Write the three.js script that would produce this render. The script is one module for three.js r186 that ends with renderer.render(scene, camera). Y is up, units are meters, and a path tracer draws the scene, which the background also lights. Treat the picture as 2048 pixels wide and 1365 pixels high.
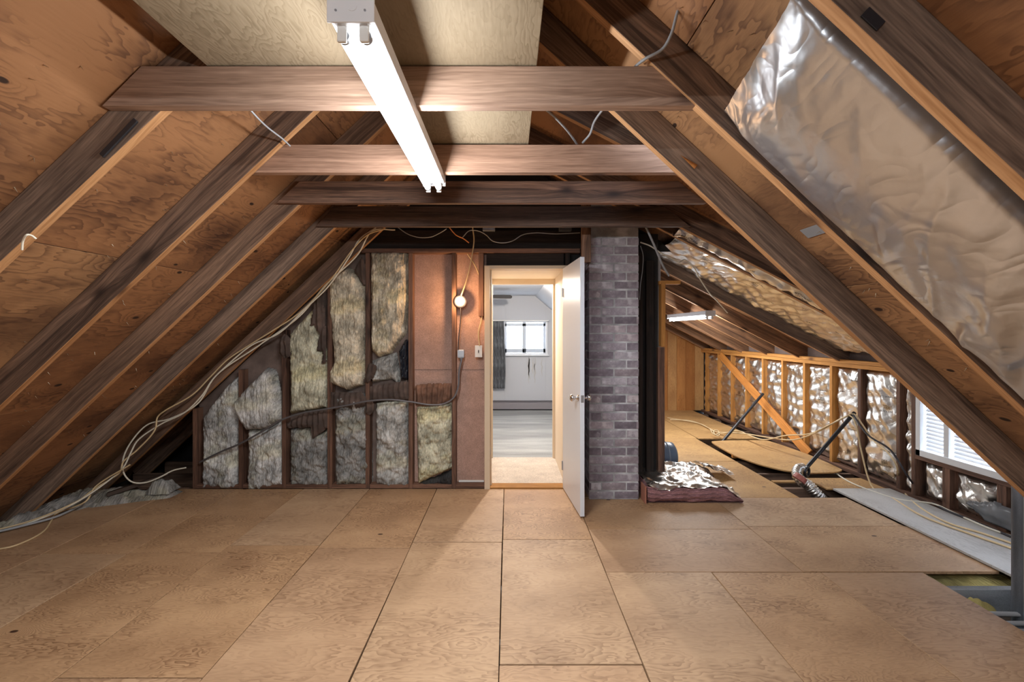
import * as THREE from 'three';
import { RoundedBoxGeometry } from 'three/addons/geometries/RoundedBoxGeometry.js';
import { mergeGeometries } from 'three/addons/utils/BufferGeometryUtils.js';
import { RectAreaLightUniformsLib } from 'three/addons/lights/RectAreaLightUniformsLib.js';
RectAreaLightUniformsLib.init();

// ------------------------------------------------------------------ camera, sky, exposure
const F = 880, EYE = 1.41, VX = 1017, VY = 664;          // focal length in pixels, eye height, vanishing point (2048 x 1365 frame)
const scene = new THREE.Scene();
const camera = new THREE.PerspectiveCamera(2 * Math.atan(682.5 / F) * 180 / Math.PI, 2048 / 1365, 0.05, 60);
camera.position.set(0, EYE, 0);
camera.lookAt(0, EYE, -1);
camera.setViewOffset(2048, 1365, 1024 - VX, 682.5 - VY, 2048, 1365);
const renderer = new THREE.WebGLRenderer();
renderer.toneMapping = THREE.LinearToneMapping;
renderer.toneMappingExposure = 1.22;
renderer.shadowMap.enabled = true;
scene.background = new THREE.Color().setRGB(7, 7.8, 9);   // flat bright overcast daylight outside the windows
const TUBE_WHITE = new THREE.Color().setRGB(0.97, 0.99, 1);
const MAIN_L = 106, WING_L = 95, BACK_L = 105, BULB_I = 0.5, FAN_I = 9;

// ------------------------------------------------------------------ helpers
let seed = 7;
const rnd = () => { seed = (seed * 1664525 + 1013904223) >>> 0; return seed / 4294967296; };
const rr = (a, b) => a + (b - a) * rnd();
const V = (x, y, z) => new THREE.Vector3(x, y, z);
const at = (px, py, D) => V((px - VX) * D / F, EYE + (VY - py) * D / F, -D);   // a point of the photograph at depth D
const ground = (px, py, y = 0) => at(px, py, F * (EYE - y) / (py - VY));
const clamp = (v, a = 0, b = 1) => Math.min(b, Math.max(a, v));
const sstep = (a, b, x) => { const t = clamp((x - a) / (b - a)); return t * t * (3 - 2 * t); };
const lerp = (a, b, t) => a + (b - a) * t;
const hash = (x, y) => { let h = (x * 374761393 + y * 668265263) | 0; h = Math.imul(h ^ (h >>> 13), 1274126177); return ((h ^ (h >>> 16)) >>> 0) / 4294967296; };
function vn(x, y, px = 4096, py = 4096) {                // value noise with a period
  const xi = Math.floor(x), yi = Math.floor(y), fx = x - xi, fy = y - yi;
  const u = fx * fx * (3 - 2 * fx), v = fy * fy * (3 - 2 * fy);
  const m = (a, n) => ((a % n) + n) % n;
  const x0 = m(xi, px), x1 = m(xi + 1, px), y0 = m(yi, py), y1 = m(yi + 1, py);
  return lerp(lerp(hash(x0, y0), hash(x1, y0), u), lerp(hash(x0, y1), hash(x1, y1), u), v);
}
function fbm(x, y, px = 4096, py = 4096, o = 4) {
  let s = 0, a = 0.5, n = 0;
  for (let i = 0; i < o; i++) { s += a * vn(x + i * 17, y + i * 31, px, py); n += a; a *= 0.5; x *= 2; y *= 2; px *= 2; py *= 2; }
  return s / n;
}
const used = {};
function numbered(name) { used[name] = (used[name] || 0) + 1; return used[name] === 1 ? name : name + '_' + String(used[name] - 1).padStart(3, '0'); }
function mesh(name, geo, mat, parent) {
  const o = new THREE.Mesh(geo, mat); o.name = parent ? name : numbered(name); (parent || scene).add(o); return o;
}
function group(name) { const g = new THREE.Group(); g.name = numbered(name); scene.add(g); return g; }
function part(name, parent) { const g = new THREE.Group(); g.name = name; parent.add(g); return g; }
function tag(o, label, category, grp) { o.userData.label = label; o.userData.category = category; if (grp) o.userData.group = grp; return o; }
function struct(o, label, category) { o.userData.kind = 'structure'; if (label) o.userData.label = label; o.userData.category = category || 'structure'; return o; }
const stuff = (o) => { o.userData.kind = 'stuff'; return o; };

// uv in metres by the way each face points; `along` is the axis of the grain
function metric(geo, along = 0, T = 1, ou = 0, ov = 0, T2 = T) {
  if (geo.index) geo = geo.toNonIndexed();
  const p = geo.attributes.position, n = geo.attributes.normal, uv = new Float32Array(p.count * 2);
  for (let i = 0; i < p.count; i += 3) {
    const a = [0, 0, 0];
    for (let k = 0; k < 3; k++) { a[0] += n.getX(i + k); a[1] += n.getY(i + k); a[2] += n.getZ(i + k); }
    const d = a.map(Math.abs); const face = d[0] >= d[1] && d[0] >= d[2] ? 0 : d[1] >= d[2] ? 1 : 2;
    let ua = along, va;
    if (face === along) { ua = (along + 1) % 3; va = (along + 2) % 3; } else va = 3 - face - along;
    for (let k = 0; k < 3; k++) {
      const q = [p.getX(i + k), p.getY(i + k), p.getZ(i + k)];
      uv[(i + k) * 2] = (q[ua] + ou) / T; uv[(i + k) * 2 + 1] = (q[va] + ov) / T2;
    }
  }
  geo.setAttribute('uv', new THREE.BufferAttribute(uv, 2));
  return geo;
}
const RB = (w, h, d, r = 0.003) => new RoundedBoxGeometry(w, h, d, 1, Math.min(r, w / 3, h / 3, d / 3));
const board = (w, h, d, along, T, T2 = T, r = 0.003) => metric(RB(w, h, d, r), along, T, rr(0, 9), rr(0, 9), T2);
const box = (x0, x1, y0, y1, z0, z1, along = 0, T = 1, T2 = T, r = 0.002) => {     // world-placed box
  const g = metric(RB(Math.abs(x1 - x0), Math.abs(y1 - y0), Math.abs(z1 - z0), r), along, T, rr(0, 9), rr(0, 9), T2);
  g.translate((x0 + x1) / 2, (y0 + y1) / 2, (z0 + z1) / 2); return g;
};
function place(o, x, y, z, rz = 0, ry = 0, rx = 0) { o.position.set(x, y, z); o.rotation.set(rx, ry, rz); return o; }
function rod(name, a, b, w, h, mat, parent, along = 0, T = 2.4, T2 = 0.6) {         // board whose local x runs from a to b
  const d = new THREE.Vector3().subVectors(b, a), L = d.length();
  const o = mesh(name, board(L, h, w, 0, T, T2), mat, parent);
  o.position.copy(a).addScaledVector(d, 0.5);
  o.quaternion.setFromUnitVectors(V(1, 0, 0), d.normalize()); return o;
}
function cylBetween(a, b, r, seg = 16, r2 = r) {
  const d = new THREE.Vector3().subVectors(b, a), g = new THREE.CylinderGeometry(r2, r, d.length(), seg);
  g.applyQuaternion(new THREE.Quaternion().setFromUnitVectors(V(0, 1, 0), d.clone().normalize()));
  g.translate((a.x + b.x) / 2, (a.y + b.y) / 2, (a.z + b.z) / 2); return g;
}
function tube(pts, r, seg = 0, rad = 7) {
  const c = new THREE.CatmullRomCurve3(pts, false, 'centripetal');
  return new THREE.TubeGeometry(c, seg || Math.max(16, pts.length * 9), r, rad, false);
}
function sheet(nu, nv, fn, T = 1) {                      // fn(s,t) -> Vector3, uv from the surface's own lengths
  const pos = [], uv = [], idx = [];
  for (let j = 0; j <= nv; j++) for (let i = 0; i <= nu; i++) {
    const q = fn(i / nu, j / nv); pos.push(q.x, q.y, q.z); uv.push((q.u ?? i / nu) / T, (q.v ?? j / nv) / T);
  }
  for (let j = 0; j < nv; j++) for (let i = 0; i < nu; i++) {
    const a = j * (nu + 1) + i; idx.push(a, a + 1, a + nu + 2, a, a + nu + 2, a + nu + 1);
  }
  const g = new THREE.BufferGeometry();
  g.setAttribute('position', new THREE.Float32BufferAttribute(pos, 3)); g.setAttribute('uv', new THREE.Float32BufferAttribute(uv, 2));
  g.setIndex(idx); g.computeVertexNormals(); return g;
}
function polyDist(poly, x, y) {                          // signed distance, positive inside
  let d = 1e9, inside = false;
  for (let i = 0, j = poly.length - 1; i < poly.length; j = i++) {
    const [ax, ay] = poly[j], [bx, by] = poly[i], dx = bx - ax, dy = by - ay;
    const t = clamp(((x - ax) * dx + (y - ay) * dy) / (dx * dx + dy * dy + 1e-12));
    d = Math.min(d, Math.hypot(x - ax - dx * t, y - ay - dy * t));
    if ((ay > y) !== (by > y) && x < (bx - ax) * (y - ay) / (by - ay) + ax) inside = !inside;
  }
  return inside ? d : -d;
}
// a padded, lumpy body filling an outline: polygon in (a, b), rising along n from the base plane
function pad(poly, o, ea, eb, en, cell, thick, T = 0.5, back = 0.012) {
  let x0 = 1e9, x1 = -1e9, y0 = 1e9, y1 = -1e9;
  for (const [x, y] of poly) { x0 = Math.min(x0, x); x1 = Math.max(x1, x); y0 = Math.min(y0, y); y1 = Math.max(y1, y); }
  x0 -= cell; y0 -= cell; const nx = Math.ceil((x1 - x0) / cell) + 1, ny = Math.ceil((y1 - y0) / cell) + 1;
  const pos = [], uv = [], idx = [], dd = [], ou = rnd() * 5, ov = rnd() * 5;
  for (let j = 0; j <= ny; j++) for (let i = 0; i <= nx; i++) {
    const x = x0 + i * cell, y = y0 + j * cell;
    const d = polyDist(poly, x, y) + 0.012 * (fbm(x * 40, y * 40) - 0.5); dd.push(d);
    const t = d > 0 ? thick(x, y, d) : -back;
    pos.push(o.x + ea.x * x + eb.x * y + en.x * t, o.y + ea.y * x + eb.y * y + en.y * t, o.z + ea.z * x + eb.z * y + en.z * t);
    uv.push((x + ou) / T, (y + ov) / T);
  }
  for (let j = 0; j < ny; j++) for (let i = 0; i < nx; i++) {
    const a = j * (nx + 1) + i, b = a + 1, c = a + nx + 2, e = a + nx + 1;
    if (Math.max(dd[a], dd[b], dd[c], dd[e]) > 0) idx.push(a, b, c, a, c, e);
  }
  const g = new THREE.BufferGeometry();
  g.setAttribute('position', new THREE.Float32BufferAttribute(pos, 3)); g.setAttribute('uv', new THREE.Float32BufferAttribute(uv, 2));
  g.setIndex(idx); g.computeVertexNormals(); return g;
}
// ------------------------------------------------------------------ textures
function tex(w, h, fn, srgb = true) {
  const data = new Uint8Array(w * h * 4);
  for (let y = 0; y < h; y++) for (let x = 0; x < w; x++) {
    const c = fn(x / w, y / h), k = (y * w + x) * 4;
    if (typeof c === 'number') data[k] = data[k + 1] = data[k + 2] = clamp(c) * 255;
    else { data[k] = clamp(c[0]) * 255; data[k + 1] = clamp(c[1]) * 255; data[k + 2] = clamp(c[2]) * 255; }
    data[k + 3] = 255;
  }
  const t = new THREE.DataTexture(data, w, h, THREE.RGBAFormat);
  t.wrapS = t.wrapT = THREE.RepeatWrapping; t.magFilter = THREE.LinearFilter; t.minFilter = THREE.LinearMipmapLinearFilter; t.generateMipmaps = true;
  if (srgb) t.colorSpace = THREE.SRGBColorSpace; t.needsUpdate = true; return t;
}
const mix3 = (a, b, t) => [lerp(a[0], b[0], t), lerp(a[1], b[1], t), lerp(a[2], b[2], t)];
const hex = (h) => [(h >> 16 & 255) / 255, (h >> 8 & 255) / 255, (h & 255) / 255];
// rotary-cut plywood: contours of a stretched field, soft patches, fine pores
function plyTex(N, light, dark, rings, strength, blot, knots = 0, off = 0) {
  const ks = []; for (let i = 0; i < knots; i++) ks.push([rnd(), rnd(), rr(0.006, 0.013)]);
  return tex(N, N, (u, v) => {
    let f = fbm(u * 2 + off, v * 5 + off, 2, 5, 3) * 3.2 + 0.35 * fbm(u * 6, v * 24, 6, 24, 2) + 0.12 * vn(u * 40, v * 120, 40, 120);
    let kd = 0;
    for (const [kx, ky, kr] of ks) {
      let dx = Math.abs(u - kx), dy = Math.abs(v - ky); dx = Math.min(dx, 1 - dx) * 0.55; dy = Math.min(dy, 1 - dy);
      const r = Math.hypot(dx, dy); f += 0.9 * Math.exp(-r * r / (kr * kr * 14)); kd = Math.max(kd, 1 - sstep(kr * 0.6, kr, r));
    }
    const s = (f * rings) % 1, line = Math.pow(s, 2.2) * (1 - sstep(0.93, 1, s));
    const mask = sstep(0.42, 0.62, fbm(u * 3 + 7, v * 4 + 3, 3, 4, 3));
    const pore = vn(u * 60, v * 700, 60, 700), patch = fbm(u * 4 + 31, v * 5, 4, 5, 4);
    let t = strength * line * (0.35 + 0.65 * mask) + 0.13 * (pore - 0.5) + blot * (patch - 0.45) + 0.1;
    let c = mix3(light, dark, clamp(t));
    if (kd > 0) c = mix3(c, [dark[0] * 0.45, dark[1] * 0.4, dark[2] * 0.4], kd * 0.85);
    return c;
  });
}
const tFloorA = plyTex(1024, hex(0xc8aa86), hex(0x7c5f45), 7, 0.5, 0.55, 0, 0);
const tFloorB = plyTex(1024, hex(0xc6a680), hex(0x76583e), 11, 0.7, 0.55, 1, 11);
const tRoof = plyTex(1024, hex(0xa47b55), hex(0x4c3222), 5, 0.55, 1.3, 9, 23);
const tPale = plyTex(1024, hex(0xc6b896), hex(0x847556), 9, 0.5, 0.4, 0, 5);
const tPine = plyTex(512, hex(0xc99a62), hex(0x85552c), 6, 0.4, 0.6, 3, 41);
// sawn lumber: long streaks with slow drift, a few knots; u along the grain
function lumberTex(light, dark, contrast, knots) {
  const ks = []; for (let i = 0; i < knots; i++) ks.push([rnd(), rnd()]);
  return tex(1024, 512, (u, v) => {
    let w = 0.10 * fbm(u * 3, v * 2, 3, 2, 3), kd = 0;
    for (const [kx, ky] of ks) {
      let dx = Math.abs(u - kx); dx = Math.min(dx, 1 - dx) * 4; let dy = v - ky; if (dy > 0.5) dy -= 1; if (dy < -0.5) dy += 1;
      const r2 = dx * dx * 8 + dy * dy * 36; w += 0.05 * Math.sign(dy) * Math.exp(-r2 * 2); kd = Math.max(kd, Math.exp(-r2 * 22));
    }
    const q = v + w, s = fbm(u * 2, q * 26, 2, 26, 3), fine = 0.6 * vn(u * 16, q * 130, 16, 130) + 0.4 * vn(u * 60, q * 250, 60, 250), slow = fbm(u * 6, v * 3, 6, 3, 4);
    let t = contrast * (s - 0.3) + 0.75 * (fine - 0.5) + 0.5 * (slow - 0.5) + 0.3;
    return mix3(mix3(light, dark, clamp(t)), [dark[0] * 0.5, dark[1] * 0.45, dark[2] * 0.45], kd * 0.8);
  });
}
const tLumber = lumberTex(hex(0xa68d7a), hex(0x4d3f37), 1.0, 3);
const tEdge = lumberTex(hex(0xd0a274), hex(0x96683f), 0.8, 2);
const tYellow = lumberTex(hex(0xd6ab70), hex(0x9c7444), 0.8, 3);
const bLumber = tex(512, 256, (u, v) => fbm(u * 3, v * 60, 3, 60, 3), false);
const bPly = tex(512, 512, (u, v) => 0.6 * vn(u * 20, v * 200, 20, 200) + 0.4 * fbm(u * 12, v * 12, 12, 12, 3), false);
// mineral wool: vertical corrugated fibres, dust patches
const tWool = tex(1024, 1024, (u, v) => {
  const w = 0.05 * (fbm(u * 8, v * 8, 8, 8, 3) - 0.5), fib = vn((u + w) * 110, v * 26, 110, 26), fin = vn((u + w * 0.5) * 260, v * 60, 260, 60);
  const p = fbm(u * 4 + 3, v * 4, 4, 4, 5), q = fbm(u * 10, v * 10 + 5, 10, 10, 4);
  let t = 0.68 + 0.36 * (fib - 0.5) + 0.4 * (fin - 0.5) + 0.75 * (p - 0.5) + 0.7 * (q - 0.5);
  const c = mix3(hex(0x6c6c6a), hex(0xf4f3f0), clamp(t)); return mix3(c, [c[0] * 1.0, c[1] * 0.99, c[2] * 0.92], sstep(0.5, 0.68, fbm(u * 3 + 9, v * 3, 3, 3, 4)));
});
const bWool = tex(512, 512, (u, v) => 0.6 * vn(u * 70 + 2 * fbm(u * 6, v * 6, 6, 6, 2), v * 12, 70, 12) + 0.4 * fbm(u * 24, v * 24, 24, 24, 4), false);
const bCrinkle = tex(512, 512, (u, v) => {              // creased facets: tilted planes of a cell pattern
  let s = 0.5;
  for (const [k, a] of [[6, 0.5], [14, 0.22], [30, 0.08]]) {
    const x = u * k, y = v * k, xi = Math.floor(x), yi = Math.floor(y); let best = 9, h = 0;
    for (let j = -1; j < 2; j++) for (let i = -1; i < 2; i++) {
      const cx = xi + i, cy = yi + j, mx = ((cx % k) + k) % k, my = ((cy % k) + k) % k, dx = cx + hash(mx + 7 * k, my) - x, dy = cy + hash(mx, my + 13 * k) - y, d = dx * dx + dy * dy;
      if (d < best) { best = d; const t = 6.283 * hash(mx + 3, my + 5 * k); h = dx * Math.cos(t) + dy * Math.sin(t); }
    }
    s += a * h * 0.6;
  }
  return s;
}, false);
const bFold = tex(512, 512, (u, v) => { const w = fbm(u * 3, v * 3, 3, 3, 3); return 0.55 * (1 - Math.abs(2 * vn(u * 9 + 3 * w, v * 4 + 2 * w, 9, 4) - 1)) + 0.3 * (1 - Math.abs(2 * vn(u * 24 + 4 * w, v * 9, 24, 9) - 1)) + 0.15 * fbm(u * 30, v * 30, 30, 30, 2); }, false);
const tGrit = tex(512, 512, (u, v) => 0.72 + 0.5 * (fbm(u * 6, v * 6, 6, 6, 6) - 0.5) + 0.12 * (hash((u * 512) | 0, (v * 512) | 0) - 0.5));
const tBrick = tex(512, 512, (u, v) => {
  const p = fbm(u * 5, v * 5, 5, 5, 5), q = fbm(u * 30, v * 30, 30, 30, 3), w = sstep(0.52, 0.7, fbm(u * 7 + 4, v * 7, 7, 7, 5));
  return mix3(mix3(hex(0x8e8890), hex(0xc0bac2), clamp(p * 1.4 - 0.2 + 0.6 * (q - 0.5))), hex(0xdedee2), w * 0.65);
});
const tCarpetFine = tex(256, 256, (u, v) => 0.86 + 0.2 * (hash((u * 256) | 0, (v * 256) | 0) - 0.5) + 0.12 * (fbm(u * 12, v * 12, 12, 12, 3) - 0.5));
const tCarpet = tex(512, 512, (u, v) => {
  const p = fbm(u * 3, v * 14, 3, 14, 4), q = hash((u * 512) | 0, (v * 512) | 0);
  return mix3(hex(0x858889), hex(0xb8bab9), clamp(p * 1.1 - 0.1 + 0.3 * (q - 0.5)));
});

// ------------------------------------------------------------------ materials
const M = (color, o = {}) => new THREE.MeshStandardMaterial({ color, roughness: 0.8, ...o });
const ply = (t, tint, o = {}) => M(tint, { map: t, bumpMap: bPly, bumpScale: 0.0006, roughness: 0.55, ...o });
const floorMats = [ply(tFloorA, 0xf6f2f4), ply(tFloorB, 0xf8f2f2), ply(tFloorA, 0xf2eaea), ply(tFloorB, 0xf6eeea)];
const wingLitMats = [ply(tFloorA, 0xfff0cc), ply(tFloorB, 0xfff2d0)];  // floor plywood again, with the yellow light of the wing put into the tint
const greyPly = ply(plyTex(512, hex(0xc2c0bd), hex(0x7e7a76), 9, 0.4, 0.6, 0, 51), 0xffffff);
const roofMats = [ply(tRoof, 0xffffff, { roughness: 0.7 }), ply(tRoof, 0xf2e6de, { roughness: 0.7 })];
const paleMat = ply(tPale, 0xc2bcc0, { roughness: 0.7 });
const lum = (tint, o = {}) => M(tint, { map: tLumber, bumpMap: bLumber, bumpScale: 0.001, roughness: 0.68, ...o });
const rafterMats = [lum(0xffffff), lum(0xe8dcd4), lum(0xf6e8dc)];
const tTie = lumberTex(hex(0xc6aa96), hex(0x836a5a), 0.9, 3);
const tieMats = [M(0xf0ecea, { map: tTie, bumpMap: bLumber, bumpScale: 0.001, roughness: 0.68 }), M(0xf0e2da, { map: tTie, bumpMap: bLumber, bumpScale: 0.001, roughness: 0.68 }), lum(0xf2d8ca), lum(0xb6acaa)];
const studMat = lum(0xe4c8bc), studGold = M(0xffe6c0, { map: tYellow, bumpMap: bLumber, bumpScale: 0.001 }), braceMat = M(0xffd49a, { map: tYellow, bumpMap: bLumber, bumpScale: 0.001 });
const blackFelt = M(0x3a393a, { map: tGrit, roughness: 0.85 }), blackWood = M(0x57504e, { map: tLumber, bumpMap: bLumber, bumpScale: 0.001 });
const fibre = M(0xcea898, { map: tCarpetFine, roughness: 0.7 }), fibreBrown = M(0xa08a80, { map: tGrit, roughness: 0.8 });
const wool = (tint) => M(tint, { map: tWool, bumpMap: bWool, bumpScale: 0.008, roughness: 1 });
const kraft = M(0x7a675e, { map: tGrit, roughness: 0.85, side: THREE.DoubleSide });
const tPrint = tex(512, 512, (u, v) => {                 // faint rows of printed marks on the facing, too small to read
  const x = u * 512, y = v * 512;
  for (const [x0, y0, w, h, c] of [[40, 60, 150, 16, 11], [60, 84, 110, 12, 9], [300, 300, 130, 18, 12], [320, 326, 60, 44, 10], [250, 440, 170, 14, 10]])
    if (x > x0 && x < x0 + w && y > y0 && y < y0 + h) { const k = Math.floor((x - x0) / c), fx = ((x - x0) % c) / c, fy = ((y - y0) % 16) / 16; if (fx < 0.75 && (Math.abs(fx - 0.15 - 0.4 * hash(k, 3)) < 0.13 || Math.abs(fy - hash(k, 7)) < 0.14) && hash(k, 11) > 0.15) return 0.28; }
  return 1;
});
const foil = M(0xe9e7e2, { map: tPrint, metalness: 1, roughness: 0.33, bumpMap: bCrinkle, bumpScale: 0.005, side: THREE.DoubleSide });
const foilSoft = M(0xd8dde4, { metalness: 1, roughness: 0.34, bumpMap: bFold, bumpScale: 0.006, side: THREE.DoubleSide });
const white = M(0xe9e9e6, { roughness: 0.4 }), whiteMetal = M(0xe4e6ea, { roughness: 0.35 }), doorWhite = M(0xdee4ee, { roughness: 0.35 });
const steel = M(0xb4bac2, { metalness: 0.85, roughness: 0.42 }), chrome = M(0xd8d8d8, { metalness: 1, roughness: 0.18 });
const nmWhite = M(0xe0dccc, { roughness: 0.5 }), nmTan = M(0xd8c096, { roughness: 0.5 }), nmGrey = M(0x9da1a6, { roughness: 0.5 }), nmBlack = M(0x35343a, { roughness: 0.6 });
const blackPlastic = M(0x26282e, { roughness: 0.4 });
const plaster = M(0xbfc3ca, { roughness: 0.9 }), casing = M(0xd9c6ac, { roughness: 0.6 }), beigeCarpet = M(0xe6dacd, { map: tCarpetFine, roughness: 1 });

// ------------------------------------------------------------------ floor: panels, joists, ceiling board of the rooms below
const floor = struct(group('floor'), 'plywood panel floor of the attic over wooden joists', 'floor');
function panel(x0, x1, D0, D1, mats = floorMats, y = 0, th = 0.018, g = 0.0025) {
  const w = x1 - x0 - 2 * g, d = D1 - D0 - 2 * g;
  const o = mesh('floor_panel', board(w, th, d, 0, 1.15, 1.15, 0.0025), mats[Math.floor(rnd() * mats.length)], floor);
  o.position.set((x0 + x1) / 2, y - th / 2 + rr(-0.0012, 0.0012), -(D0 + D1) / 2); o.rotation.y = rr(-0.003, 0.003); return o;
}
const cols = [[-3.56, -2.96, 2.78, 1.6], [-2.96, -2.42, 2.79, 1.62], [-2.42, -1.84, 2.81, 1.62], [-1.84, -1.245, 2.906, 1.793], [-1.245, -0.643, 2.866, 1.70], [-0.643, -0.04, 2.947, 1.66], [-0.04, 0.57, 2.985, 1.863]];
for (const [x0, x1, a, b] of cols) { panel(x0, x1, a, x0 < -3.5 ? 3.72 : 3.95); panel(x0, x1, b, a); panel(x0, x1, 0.45, b); panel(x0, x1, -0.8, 0.45); panel(x0, x1, -2.6, -0.8); }
panel(0.57, 1.73, 3.14, 3.74); panel(1.73, 2.87, 3.19, 3.74); panel(0.57, 1.73, 2.58, 3.14); panel(1.73, 2.89, 2.585, 3.19); panel(0.57, 1.40, 3.74, 3.95);
panel(0.57, 1.19, 1.4, 2.58); panel(1.19, 1.83, 1.35, 2.58); panel(1.83, 2.43, 1.3, 2.58);
for (const [x0, x1] of [[0.57, 1.19], [1.19, 1.83], [1.83, 2.43], [2.43, 3.1]]) { panel(x0, x1, 0.2, x0 > 2.4 ? 1.5 : x0 > 1.8 ? 1.3 : x0 > 1 ? 1.35 : 1.4); panel(x0, x1, -1.2, 0.2); panel(x0, x1, -2.6, -1.2); }
// the wing beyond the chimney
panel(1.40, 2.48, 3.74, 4.79, wingLitMats); panel(1.40, 2.48, 4.79, 5.83, wingLitMats); panel(1.40, 1.95, 5.83, 7.9, wingLitMats); panel(1.95, 2.5, 5.83, 7.9, wingLitMats); panel(2.5, 3.3, 5.8, 7.0, wingLitMats); panel(2.5, 3.3, 7.0, 7.9, wingLitMats);
{ // joists run across, with a board ceiling under them
  for (const D of [-2.1, -1.7, -1.3, -0.9, -0.5, -0.1, 0.3, 0.7, 1.1, 1.5, 1.62, 2.03, 2.46, 2.86, 3.26, 3.66, 4.03, 4.44, 4.85, 5.28, 5.85, 6.3, 6.75, 7.2, 7.65]) {
    const o = mesh('floor_joist', board(7.25, 0.14, 0.04, 0, 2.4, 0.6), D > 2 && D < 2.6 ? M(0xb4b8bd, { map: tGrit }) : rafterMats[1], floor); o.position.set(-0.15, -0.092, -D);
  }
  mesh('lower_ceiling', box(-4.2, 3.7, -0.2, -0.17, 2.8, -8.1), M(0x5a4c40, { map: tGrit }), floor);
}

// ------------------------------------------------------------------ roof slopes
const RX = -0.314, CL = 3.44, ML = 0.94, CR = 2.855, MR = 0.93, CW = 2.877, MW = 0.515, RD = 0.135, RT = 0.038;
const aL = Math.atan(ML), aR = Math.atan(MR), aW = Math.atan(MW);
const ceilingLeft = struct(group('ceiling_left'), 'steep left roof slope of brown plywood sheets', 'ceiling');
const ceilingRight = struct(group('ceiling_right'), 'steep right roof slope of brown plywood sheets near the camera', 'ceiling');
const ceilingWing = struct(group('ceiling_wing'), 'low roof slope over the wing behind the chimney', 'ceiling');
function roofSheet(parent, c, m, x0, x1, D0, D1, mat, extra = 0) {       // on top of the rafters; m > 0 rises with x
  const k = Math.sqrt(1 + m * m), up = (RD + extra + 0.0075) / 1, L = Math.abs(x1 - x0) * k - 0.003;
  const o = mesh('roof_panel', board(L, 0.015, D1 - D0 - 0.003, 2, 1.3, 1.3, 0.002), mat, parent);
  const xm = (x0 + x1) / 2, ym = c + m * xm;
  o.position.set(xm - m / k * up, ym + up / k, -(D0 + D1) / 2); o.rotation.z = Math.atan(m);
}
for (const [x0, x1, s] of [[-0.98, -0.36, 0], [-1.87, -0.98, 1], [-2.76, -1.87, 0], [-3.65, -2.76, 1], [-4.05, -3.65, 0]]) {
  const cuts = s ? [-2.7, -0.4, 1.05, 3.35, 5.2, 8.1] : [-2.7, -1.4, 1.05, 2.23, 4.6, 8.1];
  for (let i = 0; i + 1 < cuts.length; i++) roofSheet(ceilingLeft, CL, ML, x0, x1, cuts[i], cuts[i + 1], roofMats[(i + s) % 2]);
}
for (const [x0, x1, s] of [[-0.27, 0.55, 0], [0.55, 1.44, 1], [1.44, 2.33, 0], [2.33, 3.3, 1]]) {
  const cuts = s ? [-2.7, -0.6, 1.03, 2.05] : [-2.7, -1.4, 1.03, 1.6, 2.05];
  for (let i = 0; i + 1 < cuts.length; i++) roofSheet(ceilingRight, CR, -MR, x0, x1, cuts[i], cuts[i + 1], roofMats[(i + s + 1) % 2]);
}
for (const [x0, x1] of [[-0.36, 0.75], [0.75, 1.85], [1.85, 2.95], [2.95, 3.75]])
  for (const [D0, D1] of [[2.0, 3.3], [3.3, 4.6], [4.6, 5.85], [5.85, 8.1]]) roofSheet(ceilingWing, CW, -MW, x0, x1, D0, D1, roofMats[1], 0.02);
for (const [D0, D1] of [[-2.7, 2.1], [2.1, 8.1]]) mesh('ridge_cap', box(RX - 0.35, RX + 0.35, 3.36, 3.38, -D0, -D1, 2, 1.3), roofMats[1], ceilingLeft);
for (const [sx, D0, D1] of [[-1, -2.7, 8.1], [1, -2.7, 8.1]]) mesh('ridge_side', box(RX + sx * 0.04, RX + sx * 0.055, 3.1, 3.37, -D0, -D1, 2, 1.3), roofMats[1], ceilingLeft);
function roofing(parent, c, m, x0, x1, D0, D1) { const k = Math.sqrt(1 + m * m), up = RD + 0.045, o = mesh('roofing_felt', RB(Math.abs(x1 - x0) * k, 0.012, D1 - D0), blackFelt, parent), xm = (x0 + x1) / 2; o.position.set(xm - m / k * up, c + m * xm + up / k, -(D0 + D1) / 2); o.rotation.z = Math.atan(m); }
roofing(ceilingLeft, CL, ML, -4.1, -0.2, -2.72, 8.1); roofing(ceilingRight, CR, -MR, -0.4, 3.4, -2.72, 2.07); roofing(ceilingWing, CW, -MW, -0.4, 3.8, 2.0, 8.1);
// cheek where the steep slope ends and the low one begins
{ const s = new THREE.Shape(); s.moveTo(-0.3, 3.2); s.lineTo(3.6, 1.28); s.lineTo(3.6, 0.95); s.lineTo(2.9, 0.3); s.lineTo(-0.2, 3.22);
  const g = metric(new THREE.ExtrudeGeometry(s, { depth: 0.015, bevelEnabled: false }), 0, 1.3); const o = struct(mesh('wall_cheek', g, roofMats[1]), 'triangular plywood cheek above the trimmer rafter', 'wall'); o.position.z = -2.03 - 0.03; o.geometry.translate(0, 0.22, 0); }

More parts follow.
